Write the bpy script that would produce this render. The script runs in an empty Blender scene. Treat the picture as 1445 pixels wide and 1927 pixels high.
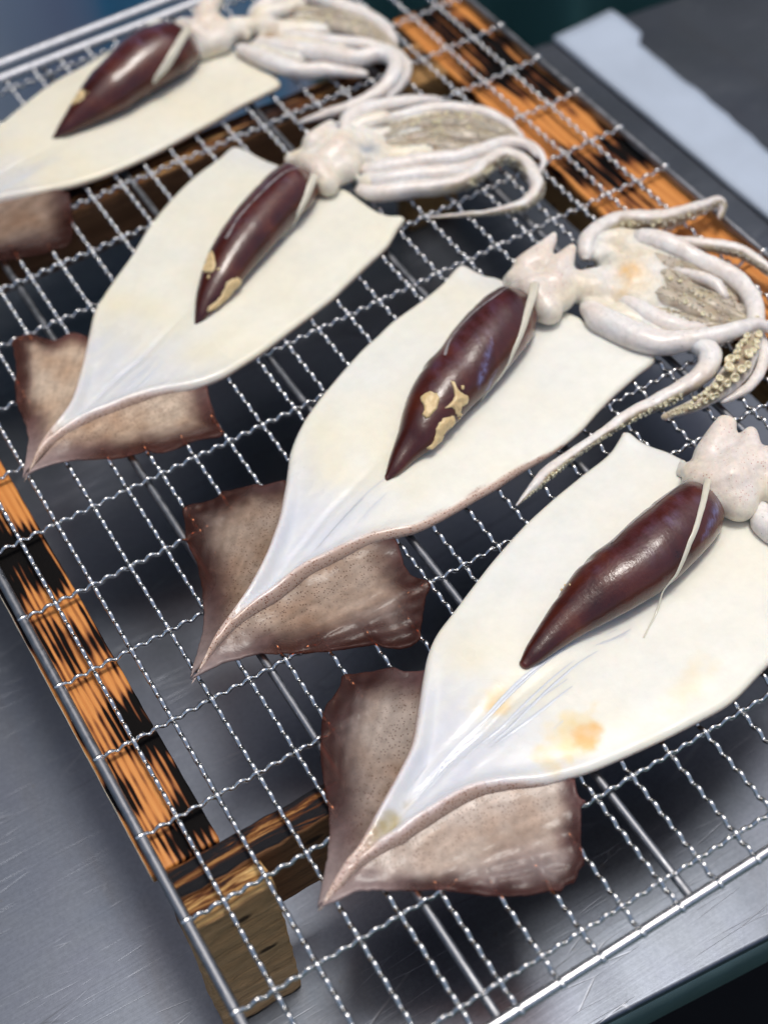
import bpy, bmesh, math, random
import numpy as np
from mathutils import Vector, Matrix, noise
from mathutils.bvhtree import BVHTree
from mathutils.geometry import delaunay_2d_cdt

random.seed(7)
scene = bpy.context.scene
COL = scene.collection
MM = 0.001

# ------------------------------------------------------------------ camera, sky, sun, exposure
cam = bpy.data.cameras.new('camera')
cam.sensor_fit = 'VERTICAL'
cam.sensor_height = 24.0
cam.lens = 2806.0 / 1927.0 * 24.0
cam.clip_start, cam.clip_end = 0.01, 100.0
cam.dof.use_dof = True
cam.dof.focus_distance = 0.497
cam.dof.aperture_fstop = cam.lens / 7.8
camo = bpy.data.objects.new('camera', cam)
COL.objects.link(camo)
camo.matrix_world = Matrix(((0.856948, 0.439315, -0.269522, -0.0140025),
                            (-0.511118, 0.657083, -0.554076, -0.1624169),
                            (-0.066316, 0.612572, 0.787628, 0.4176357),
                            (0, 0, 0, 1)))
scene.camera = camo

SUN_ELEV, SUN_AZ = math.radians(80.5), math.radians(72)     # azimuth from +Y towards +X
SUN_DIR = Vector((math.cos(SUN_ELEV) * math.sin(SUN_AZ), math.cos(SUN_ELEV) * math.cos(SUN_AZ), math.sin(SUN_ELEV)))
world = bpy.data.worlds.new('World')
scene.world = world
world.use_nodes = True
wn = world.node_tree
bg = wn.nodes['Background']
sky = wn.nodes.new('ShaderNodeTexSky')
sky.sky_type = 'NISHITA'
sky.sun_disc = False
sky.sun_elevation = SUN_ELEV
sky.sun_rotation = SUN_AZ
wn.links.new(sky.outputs[0], bg.inputs[0])
sky.dust_density = 4.0
sky.ozone_density = 0.6
bg.inputs[1].default_value = 0.12
sl = bpy.data.lights.new('sun', 'SUN')
sl.energy = 1.6
sl.angle = math.radians(14)
sl.color = (1.0, 0.965, 0.91)
so = bpy.data.objects.new('sun', sl)
COL.objects.link(so)
so.rotation_euler = SUN_DIR.to_track_quat('Z', 'Y').to_euler()
scene.view_settings.view_transform = 'Standard'
scene.view_settings.look = 'None'
scene.view_settings.exposure = 0.09
scene.view_settings.gamma = 1.0
scene.cycles.use_denoising = True
scene.cycles.max_bounces = 10
scene.cycles.transparent_max_bounces = 12

# ------------------------------------------------------------------ material helpers
def new_mat(name):
    m = bpy.data.materials.new(name)
    m.use_nodes = True
    t = m.node_tree
    return m, t, t.nodes['Principled BSDF'], t.nodes['Material Output']

def N(t, kind, **kw):
    n = t.nodes.new('ShaderNode' + kind)
    for k, v in kw.items():
        if k.startswith('i_'):
            n.inputs[k[2:].replace('_', ' ')].default_value = v
        else:
            setattr(n, k, v)
    return n

def coords(t, scale=(1, 1, 1), rot=(0, 0, 0)):
    c = N(t, 'TexCoord')
    m = N(t, 'Mapping')
    m.inputs['Scale'].default_value = scale
    m.inputs['Rotation'].default_value = rot
    t.links.new(c.outputs['Object'], m.inputs['Vector'])
    return m.outputs[0]

def tex_noise(t, vec, scale, detail=4, rough=0.55, dist=0.0):
    n = N(t, 'TexNoise')
    n.inputs['Scale'].default_value = scale
    n.inputs['Detail'].default_value = detail
    n.inputs['Roughness'].default_value = rough
    n.inputs['Distortion'].default_value = dist
    t.links.new(vec, n.inputs['Vector'])
    return n.outputs['Fac']

def ramp(t, fac, stops, interp='LINEAR'):
    r = N(t, 'ValToRGB')
    r.color_ramp.interpolation = interp
    e = r.color_ramp.elements
    while len(e) < len(stops):
        e.new(0.5)
    for k, (p, c) in enumerate(stops):
        e[k].position = p
        e[k].color = (c, c, c, 1) if not isinstance(c, tuple) else (*c, 1)
    t.links.new(fac, r.inputs[0])
    return r.outputs[0]

def mix(t, a, b, fac, mode='MIX'):
    m = N(t, 'Mix', data_type='RGBA', blend_type=mode)
    for sock, v in ((m.inputs[0], fac), (m.inputs[6], a), (m.inputs[7], b)):
        if hasattr(v, 'is_output'):
            t.links.new(v, sock)
        elif isinstance(v, (int, float)):
            sock.default_value = v if sock == m.inputs[0] else (v, v, v, 1)
        else:
            sock.default_value = (*v, 1)
    return m.outputs[2]

def mth(t, op, a, b=None, c=None, clamp=False):
    m = N(t, 'Math', operation=op)
    m.use_clamp = clamp
    for k, v in enumerate((a, b, c)):
        if v is None:
            continue
        if hasattr(v, 'is_output'):
            t.links.new(v, m.inputs[k])
        else:
            m.inputs[k].default_value = v
    return m.outputs[0]

def bump(t, bsdf, h, strength, dist, coat=0.45):
    b = N(t, 'Bump')
    b.inputs['Strength'].default_value = strength
    b.inputs['Distance'].default_value = dist
    t.links.new(h, b.inputs['Height'])
    t.links.new(b.outputs[0], bsdf.inputs['Normal'])
    b2 = N(t, 'Bump')
    b2.inputs['Strength'].default_value = strength * coat
    b2.inputs['Distance'].default_value = dist
    t.links.new(h, b2.inputs['Height'])
    t.links.new(b2.outputs[0], bsdf.inputs['Coat Normal'])
    return b

def attr(t, name):
    a = N(t, 'Attribute')
    a.attribute_name = name
    return a

def spots(t, scale, size, keep):
    """small separate pigment dots: 1 in a dot, 0 between"""
    v = N(t, 'TexVoronoi')
    v.inputs['Scale'].default_value = scale
    c = coords(t)
    t.links.new(c, v.inputs['Vector'])
    d = ramp(t, v.outputs['Distance'], [(size * 0.6, 1.0), (size, 0.0)])
    sep = N(t, 'SeparateColor')
    t.links.new(v.outputs['Color'], sep.inputs[0])
    k = mth(t, 'LESS_THAN', sep.outputs[0], keep)
    return mth(t, 'MULTIPLY', d, k)

# --- flesh
def flesh(name, sss=0.35, rough=0.32, coat=0.35, spot_col=(0.20, 0.065, 0.03), spot_scale=1250, spot_size=0.36,
          grain=320, grain_amt=0.12, bump_h=0.00022, transparent=False, radius=(0.0035, 0.0022, 0.0014), spec=0.35):
    m, t, b, out = new_mat(name)
    col = attr(t, 'Col').outputs['Color']
    msk = N(t, 'SeparateColor')
    t.links.new(attr(t, 'Mask').outputs['Color'], msk.inputs[0])     # r spots, g thinness, b wetness
    v = coords(t)
    n1 = tex_noise(t, v, 45, 4, 0.6, 0.4)
    n2 = tex_noise(t, v, grain, 4, 0.6)
    c = mix(t, col, mix(t, col, (1.12, 1.1, 1.06), 1.0, 'MULTIPLY'), n1)
    g = ramp(t, n2, [(0.25, 1 - grain_amt), (0.75, 1 + grain_amt * 0.4)])
    c = mix(t, c, g, 1.0, 'MULTIPLY')
    sp = spots(t, spot_scale, spot_size, 0.75)
    c = mix(t, c, spot_col, mth(t, 'MULTIPLY', sp, msk.outputs[0]))
    t.links.new(c, b.inputs['Base Color'])
    b.inputs['Subsurface Weight'].default_value = sss
    b.inputs['Subsurface Radius'].default_value = radius
    b.inputs['Subsurface Scale'].default_value = 1.0
    rg = mth(t, 'SUBTRACT', mth(t, 'MULTIPLY_ADD', n1, 0.22, rough - 0.1), mth(t, 'MULTIPLY', msk.outputs[2], 0.16))
    t.links.new(rg, b.inputs['Roughness'])
    b.inputs['Specular IOR Level'].default_value = spec
    b.inputs['Coat Weight'].default_value = coat
    b.inputs['Coat Roughness'].default_value = 0.16
    wv = coords(t, (1, 1, 1), (0, 0, 0.55))
    h = mth(t, 'ADD', mth(t, 'MULTIPLY', tex_noise(t, wv, 130, 5, 0.6, 0.6), 1.0), mth(t, 'MULTIPLY', n2, 0.25))
    bump(t, b, h, 0.55, bump_h * 4)
    if transparent:
        tr = N(t, 'BsdfTransparent')
        tr.inputs[0].default_value = (0.86, 0.52, 0.36, 1)
        mx = N(t, 'MixShader')
        t.links.new(msk.outputs[1], mx.inputs[0])
        t.links.new(b.outputs[0], mx.inputs[1])
        t.links.new(tr.outputs[0], mx.inputs[2])
        t.links.new(mx.outputs[0], out.inputs['Surface'])
    return m

M_MANTLE = flesh('mantle flesh', sss=0.4, rough=0.36, coat=0.3, grain=260, grain_amt=0.05, bump_h=0.00006)
M_FIN = flesh('fin skin', sss=0.15, rough=0.5, coat=0.2, spec=0.15, grain=420, grain_amt=0.25, bump_h=0.0002, transparent=True,
              spot_col=(0.075, 0.028, 0.016), spot_scale=1100, spot_size=0.34, radius=(0.0015, 0.0009, 0.0006))
M_HEAD = flesh('head flesh', sss=0.65, rough=0.42, coat=0.22, spot_col=(0.46, 0.12, 0.07), spot_scale=900, spot_size=0.26,
               grain=420, grain_amt=0.16, bump_h=0.0003)
M_ARM = flesh('arm skin', sss=0.4, rough=0.38, coat=0.25, spot_col=(0.12, 0.08, 0.08), spot_scale=520, spot_size=0.16,
              grain=420, grain_amt=0.18, bump_h=0.00016)

def liver_mat():
    m, t, b, out = new_mat('liver membrane')
    v = coords(t)
    n1 = tex_noise(t, v, 60, 5, 0.6, 0.5)
    n2 = tex_noise(t, v, 600, 3, 0.6)
    c = ramp(t, n1, [(0.3, (0.030, 0.0040, 0.0022)), (0.55, (0.066, 0.0095, 0.0040)), (0.8, (0.14, 0.031, 0.009))])
    end = attr(t, 'Col').outputs['Color']
    c = mix(t, c, end, 1.0, 'MULTIPLY')
    msk = N(t, 'SeparateColor')
    t.links.new(attr(t, 'Mask').outputs['Color'], msk.inputs[0])
    fib = ramp(t, tex_noise(t, coords(t, (1, 0.35, 1), (0, 0, -0.5)), 420, 4, 0.65), [(0.38, 0.15), (0.62, 1.0)])
    c = mix(t, c, (0.20, 0.205, 0.40), mth(t, 'MULTIPLY', msk.outputs[0], fib))
    c = mix(t, c, (0.15, 0.055, 0.075), mth(t, 'MULTIPLY', msk.outputs[1], fib))
    t.links.new(c, b.inputs['Base Color'])
    b.inputs['Subsurface Weight'].default_value = 0.1
    b.inputs['Subsurface Radius'].default_value = (0.002, 0.0006, 0.0004)
    b.inputs['Specular IOR Level'].default_value = 0.22
    t.links.new(ramp(t, n1, [(0.3, 0.26), (0.7, 0.40)]), b.inputs['Roughness'])
    b.inputs['Coat Weight'].default_value = 1.0
    t.links.new(ramp(t, tex_noise(t, v, 90, 3), [(0.35, 0.07), (0.7, 0.20)]), b.inputs['Coat Roughness'])
    h = mth(t, 'ADD', mth(t, 'MULTIPLY', n1, 0.7), mth(t, 'MULTIPLY', tex_noise(t, coords(t, (1, 2.2, 1), (0, 0, 0.5)), 330, 4, 0.65), 0.4))
    h = mth(t, 'ADD', h, mth(t, 'MULTIPLY', tex_noise(t, coords(t, (2.2, 0.7, 1), (0, 0, -0.5)), 520, 5, 0.7, 0.8), 0.35))
    bump(t, b, h, 0.3, 0.0014, 0.55)
    return m
M_LIVER = liver_mat()

def simple(name, col, rough, sss=0.0, coat=0.0, n_scale=200, n_amt=0.2, bh=0.0002, alpha=1.0, metal=0.0, spec=0.5):
    m, t, b, out = new_mat(name)
    v = coords(t)
    n1 = tex_noise(t, v, n_scale, 5, 0.6, 0.3)
    c = mix(t, tuple(x * (1 - n_amt) for x in col), tuple(min(1, x * (1 + n_amt)) for x in col), n1)
    t.links.new(c, b.inputs['Base Color'])
    b.inputs['Roughness'].default_value = rough
    b.inputs['Metallic'].default_value = metal
    b.inputs['Specular IOR Level'].default_value = spec
    if sss:
        b.inputs['Subsurface Weight'].default_value = sss
        b.inputs['Subsurface Radius'].default_value = (0.002, 0.0014, 0.0008)
        b.inputs['Subsurface Scale'].default_value = 1.0
    b.inputs['Coat Weight'].default_value = coat
    b.inputs['Coat Roughness'].default_value = 0.15
    if bh:
        bump(t, b, tex_noise(t, v, n_scale * 1.7, 5, 0.6), 0.5, bh)
    if alpha < 1:
        tr = N(t, 'BsdfTransparent')
        mx = N(t, 'MixShader')
        fac = ramp(t, tex_noise(t, v, n_scale * 0.6, 3), [(0.3, min(1, 1.25 - alpha)), (0.7, max(0, 0.75 - alpha))])
        t.links.new(fac, mx.inputs[0])
        t.links.new(b.outputs[0], mx.inputs[1])
        t.links.new(tr.outputs[0], mx.inputs[2])
        t.links.new(mx.outputs[0], out.inputs['Surface'])
    return m

M_LUMP = simple('yellow gonad crumbs', (0.72, 0.53, 0.27), 0.42, sss=0.35, coat=0.3, n_scale=520, n_amt=0.28, bh=0.0008)
M_LIGAMENT = simple('pale ligament', (0.66, 0.62, 0.50), 0.3, sss=0.3, coat=0.4, n_scale=300, n_amt=0.12, bh=0.0002)
M_VEIL = simple('thin silver membrane', (0.42, 0.38, 0.38), 0.3, coat=0.5, n_scale=320, n_amt=0.2, bh=0.0003, alpha=0.5)
M_SHEEN = simple('iridescent blue membrane', (0.30, 0.36, 0.62), 0.25, coat=0.5, n_scale=240, n_amt=0.25, bh=0.0002, alpha=0.45)
M_FIBRE = simple('clear gristle film', (0.80, 0.80, 0.78), 0.22, sss=0.4, coat=0.6, n_scale=260, n_amt=0.05, bh=0.0002)
M_SUCKER = simple('amber sucker', (0.76, 0.67, 0.45), 0.25, sss=0.5, coat=0.6, n_scale=500, n_amt=0.2, bh=0.0001)
M_SUCKER_DULL = simple('beige sucker', (0.56, 0.50, 0.39), 0.32, sss=0.35, coat=0.4, n_scale=420, n_amt=0.35, bh=0.0001)

def steel_wire(name, base, rough):
    m, t, b, out = new_mat(name)
    v = coords(t)
    n = tex_noise(t, v, 260, 4, 0.6)
    c = mix(t, tuple(x * 0.72 for x in base), base, n)
    t.links.new(c, b.inputs['Base Color'])
    b.inputs['Metallic'].default_value = 1.0
    t.links.new(ramp(t, n, [(0.3, rough * 0.75), (0.7, rough * 1.35)]), b.inputs['Roughness'])
    bump(t, b, tex_noise(t, v, 900, 3), 0.3, 0.00008)
    return m
M_WIRE = steel_wire('stainless wire', (0.80, 0.80, 0.785), 0.21)
M_ROD = steel_wire('grey galvanised rod', (0.34, 0.35, 0.37), 0.42)
M_BRIGHT = steel_wire('bright steel rod', (0.78, 0.77, 0.78), 0.26)

def tabletop_mat():
    m, t, b, out = new_mat('scratched stainless steel')
    v = coords(t)
    big = tex_noise(t, v, 5.5, 4, 0.55, 0.6)
    br = tex_noise(t, coords(t, (6, 900, 1), (0, 0, 0.2)), 1.0, 4, 0.6)
    fine = tex_noise(t, v, 700, 3, 0.6)
    c = mix(t, (0.110, 0.125, 0.150), (0.162, 0.179, 0.212), big)
    stain = tex_noise(t, v, 16, 5, 0.65, 1.2)
    c = mix(t, c, mix(t, (0.86, 0.93, 0.97), (1.02, 0.96, 1.0), tex_noise(t, v, 27, 3)), ramp(t, stain, [(0.4, 0.0), (0.65, 1.0)]), 'MULTIPLY')
    smud = ramp(t, tex_noise(t, coords(t, (1, 0.22, 1), (0, 0, 0.35)), 34, 4, 0.6, 0.6), [(0.60, 0.0), (0.76, 1.0)])
    c = mix(t, c, (0.12, 0.122, 0.135), mth(t, 'MULTIPLY', smud, 0.5))
    c = mix(t, c, ramp(t, fine, [(0.3, 0.9), (0.7, 1.06)]), 1.0, 'MULTIPLY')
    # long hair scratches in two directions
    sc = None
    for rot, sc_y, thr in ((0.35, 120, 0.012), (-0.75, 95, 0.009), (1.25, 70, 0.007)):
        w = N(t, 'TexWave')
        w.inputs['Scale'].default_value = 1.0
        vo = N(t, 'TexVoronoi', feature='DISTANCE_TO_EDGE')
        vo.inputs['Scale'].default_value = 1.0
        t.links.new(coords(t, (9, sc_y, 1), (0, 0, rot)), vo.inputs['Vector'])
        s = ramp(t, vo.outputs['Distance'], [(0.0, 1.0), (thr, 0.0)])
        gate = ramp(t, tex_noise(t, v, 22 + sc_y * 0.2, 2), [(0.52, 0.0), (0.66, 1.0)])
        s = mth(t, 'MULTIPLY', s, gate)
        sc = s if sc is None else mth(t, 'MAXIMUM', sc, s)
    c = mix(t, c, (0.34, 0.35, 0.38), mth(t, 'MULTIPLY', sc, 0.32))
    vd = N(t, 'TexVoronoi', feature='DISTANCE_TO_EDGE')
    vd.inputs['Scale'].default_value = 1.0
    t.links.new(coords(t, (7, 38, 1), (0, 0, 1.05)), vd.inputs['Vector'])
    ds = mth(t, 'MULTIPLY', ramp(t, vd.outputs['Distance'], [(0.0, 1.0), (0.012, 0.0)]), ramp(t, tex_noise(t, v, 14, 2), [(0.5, 0.0), (0.62, 1.0)]))
    c = mix(t, c, (0.05, 0.052, 0.058), mth(t, 'MULTIPLY', ds, 0.6))
    # small specks
    dirt = ramp(t, tex_noise(t, v, 150, 2, 0.5), [(0.74, 0.0), (0.78, 1.0)])
    c = mix(t, c, (0.12, 0.12, 0.12), mth(t, 'MULTIPLY', dirt, 0.6))
    t.links.new(c, b.inputs['Base Color'])
    b.inputs['Metallic'].default_value = 1.0
    r = mth(t, 'ADD', ramp(t, big, [(0.3, 0.32), (0.7, 0.42)]), mth(t, 'MULTIPLY', br, 0.08))
    t.links.new(r, b.inputs['Roughness'])
    h = mth(t, 'ADD', mth(t, 'MULTIPLY', br, 0.5), mth(t, 'MULTIPLY', tex_noise(t, v, 9, 2), 6.0))
    h = mth(t, 'SUBTRACT', h, mth(t, 'MULTIPLY', sc, 0.8))
    bump(t, b, h, 0.25, 0.0002)
    return m
M_TABLE = tabletop_mat()
M_RIM = simple('dull teal steel edge', (0.10, 0.155, 0.16), 0.5, n_scale=60, n_amt=0.3, bh=0.0002, metal=0.5)
M_SHEET = simple('weathered aluminium', (0.43, 0.50, 0.60), 0.55, n_scale=28, n_amt=0.16, bh=0.0006, metal=0.1)
M_BAR = simple('grey bar', (0.62, 0.63, 0.66), 0.5, n_scale=500, n_amt=0.4, bh=0.0006, metal=0.7)

def char_mat(name, dark, seed=0.0, ystretch=1.0, pitch=2700.0):
    """flame-brushed plank: orange wood, brown halo and black tongues that follow the grain (grain along Y)"""
    m, t, b, out = new_mat(name)
    c0 = N(t, 'TexCoord')
    mp = N(t, 'Mapping')
    mp.inputs['Location'].default_value = (seed, seed * 1.7, 0)
    t.links.new(c0.outputs['Object'], mp.inputs['Vector'])
    def mapped(s):
        q = N(t, 'Mapping')
        q.inputs['Scale'].default_value = s
        t.links.new(mp.outputs[0], q.inputs['Vector'])
        return q.outputs[0]
    fine = tex_noise(t, mapped((1500, 40, 600)), 1.0, 3, 0.6)
    # growth rings run along the plank: soft early wood burns back between hard orange ridges
    warp = tex_noise(t, mapped((90, 9, 90)), 1.0, 2, 0.5)
    sx = N(t, 'SeparateXYZ')
    t.links.new(mp.outputs[0], sx.inputs[0])
    ph = mth(t, 'MULTIPLY_ADD', sx.outputs[0], pitch, mth(t, 'MULTIPLY', warp, 11.0))
    ridge = mth(t, 'MULTIPLY_ADD', mth(t, 'SINE', ph), 0.5, 0.5)
    zones = tex_noise(t, mapped((38, 26 * ystretch, 38)), 1.0, 2, 0.5, 0.2)
    tong = tex_noise(t, mapped((330, 42 * ystretch, 100)), 1.0, 2, 0.5)
    wood = mix(t, (0.56, 0.20, 0.040), (0.74, 0.34, 0.095), fine)
    wood = mix(t, wood, (0.46, 0.135, 0.022), mth(t, 'MULTIPLY', ridge, 0.5))
    burn = mth(t, 'ADD', mth(t, 'MULTIPLY', zones, 1.75), mth(t, 'MULTIPLY', tong, 0.50))
    burn = mth(t, 'MULTIPLY', mth(t, 'ADD', burn, mth(t, 'MULTIPLY', ridge, 0.17)), 0.5)
    c = mix(t, wood, (0.16, 0.042, 0.009), ramp(t, burn, [((dark - 0.14) / 2, 0.0), ((dark + 0.01) / 2, 1.0)]))
    k = ramp(t, burn, [((dark - 0.02) / 2, 0.0), ((dark + 0.06) / 2, 1.0)])
    c = mix(t, c, (0.006, 0.0054, 0.0052), k)
    t.links.new(c, b.inputs['Base Color'])
    t.links.new(ramp(t, k, [(0.0, 0.5), (1.0, 0.8)]), b.inputs['Roughness'])
    t.links.new(ramp(t, k, [(0.0, 0.3), (1.0, 0.06)]), b.inputs['Specular IOR Level'])
    h = mth(t, 'SUBTRACT', mth(t, 'MULTIPLY', fine, 0.6), mth(t, 'MULTIPLY', k, 0.5))
    bump(t, b, h, 0.6, 0.0006)
    return m
M_CHAR_L = char_mat('flame charred plank', 1.225, 0.013)
M_CHAR_R = char_mat('lightly charred plank', 1.335, 0.41, 0.8, 1500.0)

def rawwood(name, c1, c2, c3, axis='X', rough=0.7, burn=0.0):
    m, t, b, out = new_mat(name)
    s = {'X': (16, 330, 330), 'Z': (330, 330, 14), 'Y': (330, 16, 330)}[axis]
    g = tex_noise(t, coords(t, s), 1.0, 5, 0.65, 0.5)
    pores = tex_noise(t, coords(t, tuple(q * 3.0 for q in s)), 1.0, 3, 0.7)
    c = ramp(t, g, [(0.25, c1), (0.5, c2), (0.75, c3)])
    c = mix(t, c, ramp(t, pores, [(0.25, 0.55), (0.5, 1.0)]), 1.0, 'MULTIPLY')
    if burn:
        n = tex_noise(t, coords(t, (18, 190, 60)), 1.0, 5, 0.7, 0.7)
        k = ramp(t, n, [(burn - 0.06, 0.0), (burn + 0.03, 1.0)])
        c = mix(t, c, (0.16, 0.05, 0.012), ramp(t, n, [(burn - 0.16, 0.0), (burn - 0.03, 1.0)]))
        c = mix(t, c, (0.012, 0.012, 0.014), k)
    else:
        v = N(t, 'TexVoronoi')
        v.inputs['Scale'].default_value = 55
        t.links.new(coords(t, (0.55, 1, 1)), v.inputs['Vector'])
        c = mix(t, c, (0.03, 0.018, 0.01), ramp(t, v.outputs['Distance'], [(0.07, 0.9), (0.13, 0.0)]))
    t.links.new(c, b.inputs['Base Color'])
    b.inputs['Roughness'].default_value = rough
    b.inputs['Specular IOR Level'].default_value = 0.12
    bump(t, b, mth(t, 'ADD', g, mth(t, 'MULTIPLY', pores, 0.6)), 0.7, 0.0012)
    return m
M_POST = rawwood('weathered brown post', (0.42, 0.235, 0.105), (0.56, 0.325, 0.150), (0.70, 0.43, 0.215), 'X')
M_RAIL = rawwood('dark brown rail', (0.13, 0.060, 0.028), (0.20, 0.098, 0.046), (0.27, 0.135, 0.064), 'X')
M_SIDE = rawwood('tan side rail', (0.22, 0.12, 0.045), (0.30, 0.17, 0.065), (0.38, 0.22, 0.09), 'Y')
M_RAILTOP = rawwood('scorched rail top', (0.42, 0.22, 0.07), (0.62, 0.36, 0.13), (0.75, 0.5, 0.22), 'X', burn=0.50)
M_POSTTOP = rawwood('raw splintered end', (0.45, 0.24, 0.07), (0.72, 0.46, 0.18), (0.82, 0.6, 0.3), 'X', burn=0.62)
M_PALE = rawwood('pale plank edge', (0.80, 0.66, 0.46), (0.86, 0.73, 0.54), (0.9, 0.78, 0.6), 'Y')

def tarp_mat():
    m, t, b, out = new_mat('blue tarpaulin')
    n = tex_noise(t, coords(t, (7.5, 0.2, 0.5)), 1.0, 2, 0.5)
    c = ramp(t, n, [(0.30, (0.13, 0.26, 0.40)), (0.42, (0.11, 0.38, 0.60)), (0.52, (0.50, 0.52, 0.66)), (0.64, (0.85, 0.90, 0.96))])
    t.links.new(c, b.inputs['Base Color'])
    b.inputs['Roughness'].default_value = 0.5
    return m
M_TARP = tarp_mat()
M_GREEN = simple('dark green tarpaulin', (0.042, 0.125, 0.122), 0.6, n_scale=9, n_amt=0.2, bh=0.0004)
M_FLOOR = simple('dark green painted floor', (0.016, 0.050, 0.048), 0.7, n_scale=6, n_amt=0.25, bh=0.001)
M_UNDERSHADE = simple('painted under-table shade', (0.008, 0.008, 0.009), 0.85, n_scale=40, n_amt=0.2, bh=0.0004, spec=0.2)  # near-black colour in place of the shade below the tabletop

# ------------------------------------------------------------------ object helpers
def link(name, me, mat, parent=None, smooth=True):
    o = bpy.data.objects.new(name, me)
    COL.objects.link(o)
    if mat is not None:
        me.materials.append(mat)
    if parent is not None:
        o.parent = parent
    if smooth:
        me.polygons.foreach_set('use_smooth', [True] * len(me.polygons))
    return o

def thing(name, label, cat, loc=(0, 0, 0), group=None):
    e = bpy.data.objects.new(name, None)
    e.empty_display_size = 0.01
    COL.objects.link(e)
    e.location = loc
    e['label'] = label
    e['category'] = cat
    if group:
        e['group'] = group
    return e

def tag(o, label, cat, group=None):
    o['label'] = label
    o['category'] = cat
    if group:
        o['group'] = group

def set_attrs(me, col, mask):
    """per-vertex colour of the thing itself, and masks (pigment spots, thinness, wetness)"""
    for nm, arr in (('Col', col), ('Mask', mask)):
        a = me.attributes.new(nm, 'FLOAT_COLOR', 'POINT')
        full = np.ones((len(me.vertices), 4), np.float32)
        full[:, :3] = arr
        a.data.foreach_set('color', full.ravel())

def mesh_from(verts, faces, name='m'):
    me = bpy.data.meshes.new(name)
    me.from_pydata([tuple(v) for v in verts], [], [tuple(int(i) for i in f) for f in faces])
    me.update()
    return me

def catmull(P, n, closed=False):
    """resample a polyline of k-dim points with a centripetal-like Catmull-Rom, about evenly spaced"""
    P = np.array(P, float)
    if closed:
        Q = np.vstack([P[-1], P, P[0], P[1]])
    else:
        Q = np.vstack([2 * P[0] - P[1], P, 2 * P[-1] - P[-2]])
    out = []
    m = 14
    for k in range(len(Q) - 3):
        a, b, c, d = Q[k:k + 4]
        for u in np.arange(m) / m:
            out.append(0.5 * (2 * b + (c - a) * u + (2 * a - 5 * b + 4 * c - d) * u * u + (3 * b - a - 3 * c + d) * u ** 3))
    out.append(Q[-2])
    out = np.array(out)
    nd = min(3, out.shape[1])
    s = np.r_[0, np.cumsum(np.linalg.norm(np.diff(out[:, :nd], axis=0), axis=1))]
    t = np.linspace(0, s[-1], n + 1 if closed else n)
    if closed:
        t = t[:-1]
    return np.stack([np.interp(t, s, out[:, k]) for k in range(out.shape[1])], 1)

def plen(P):
    P = np.array(P, float)
    return float(np.linalg.norm(np.diff(P[:, :min(3, P.shape[1])], axis=0), axis=1).sum())

def smooth01(x, a, b):
    u = np.clip((x - a) / (b - a), 0, 1)
    return u * u * (3 - 2 * u)

def nz(P, s, off=0.0):
    """value of smooth noise (-1..1) at points given in mm; s is the feature size in mm"""
    P = np.asarray(P, float)
    z = P[:, 2] if P.shape[1] > 2 else np.zeros(len(P))
    return np.array([noise.noise(Vector((a / s + off, b / s - off * 0.7, c / s + off * 1.3))) for a, b, c in zip(P[:, 0], P[:, 1], z)])

def seg_dist(pts, A, B):
    """distance from each point to the nearest of the segments A->B (2D)"""
    best = np.full(len(pts), 1e9)
    for k in range(len(A)):
        d = B[k] - A[k]
        l2 = max(float(d @ d), 1e-12)
        u = np.clip(((pts - A[k]) @ d) / l2, 0, 1)
        q = A[k] + u[:, None] * d
        best = np.minimum(best, np.hypot(pts[:, 0] - q[:, 0], pts[:, 1] - q[:, 1]))
    return best

def triangulate(outline, spacing, rings):
    """a filled, evenly triangulated region: outline points, a few rings inside it, a jittered grid inside those"""
    A = np.asarray(outline, float)
    B = np.roll(A, -1, axis=0)
    area = 0.5 * float(np.sum(A[:, 0] * B[:, 1] - B[:, 0] * A[:, 1]))
    if area < 0:
        A = A[::-1].copy()
        B = np.roll(A, -1, axis=0)
    tang = np.roll(A, -1, axis=0) - np.roll(A, 1, axis=0)
    tang /= np.maximum(np.linalg.norm(tang, axis=1), 1e-9)[:, None]
    nrm = np.stack([-tang[:, 1], tang[:, 0]], 1)
    pts = [A]
    for r in rings:
        q = A + nrm * r
        d = seg_dist(q, A, B)
        pts.append(q[d > r * 0.93])
    lo, hi = A.min(0), A.max(0)
    rows = []
    y, k = lo[1], 0
    while y < hi[1]:
        xs = np.arange(lo[0] + (k % 2) * spacing / 2, hi[0], spacing)
        rows.append(np.stack([xs, np.full(len(xs), y)], 1))
        y += spacing * 0.87
        k += 1
    g = np.vstack(rows)
    inside = np.zeros(len(g), bool)
    for a, b in zip(A, B):
        c = ((a[1] > g[:, 1]) != (b[1] > g[:, 1]))
        with np.errstate(divide='ignore', invalid='ignore'):
            xi = (b[0] - a[0]) * (g[:, 1] - a[1]) / (b[1] - a[1]) + a[0]
        inside ^= c & (g[:, 0] < xi)
    g = g[inside]
    d = seg_dist(g, A, B)
    g = g[d > (rings[-1] if rings else 0) + spacing * 0.45]
    pts.append(g)
    allp = np.vstack(pts)
    v, e, f, ov, oe, of = delaunay_2d_cdt([Vector(p) for p in allp], [], [list(range(len(A)))], 1, 1e-5)
    V = np.array([tuple(p) for p in v])
    F = [tuple(q) for q in f]
    return V, F, A, B

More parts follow.
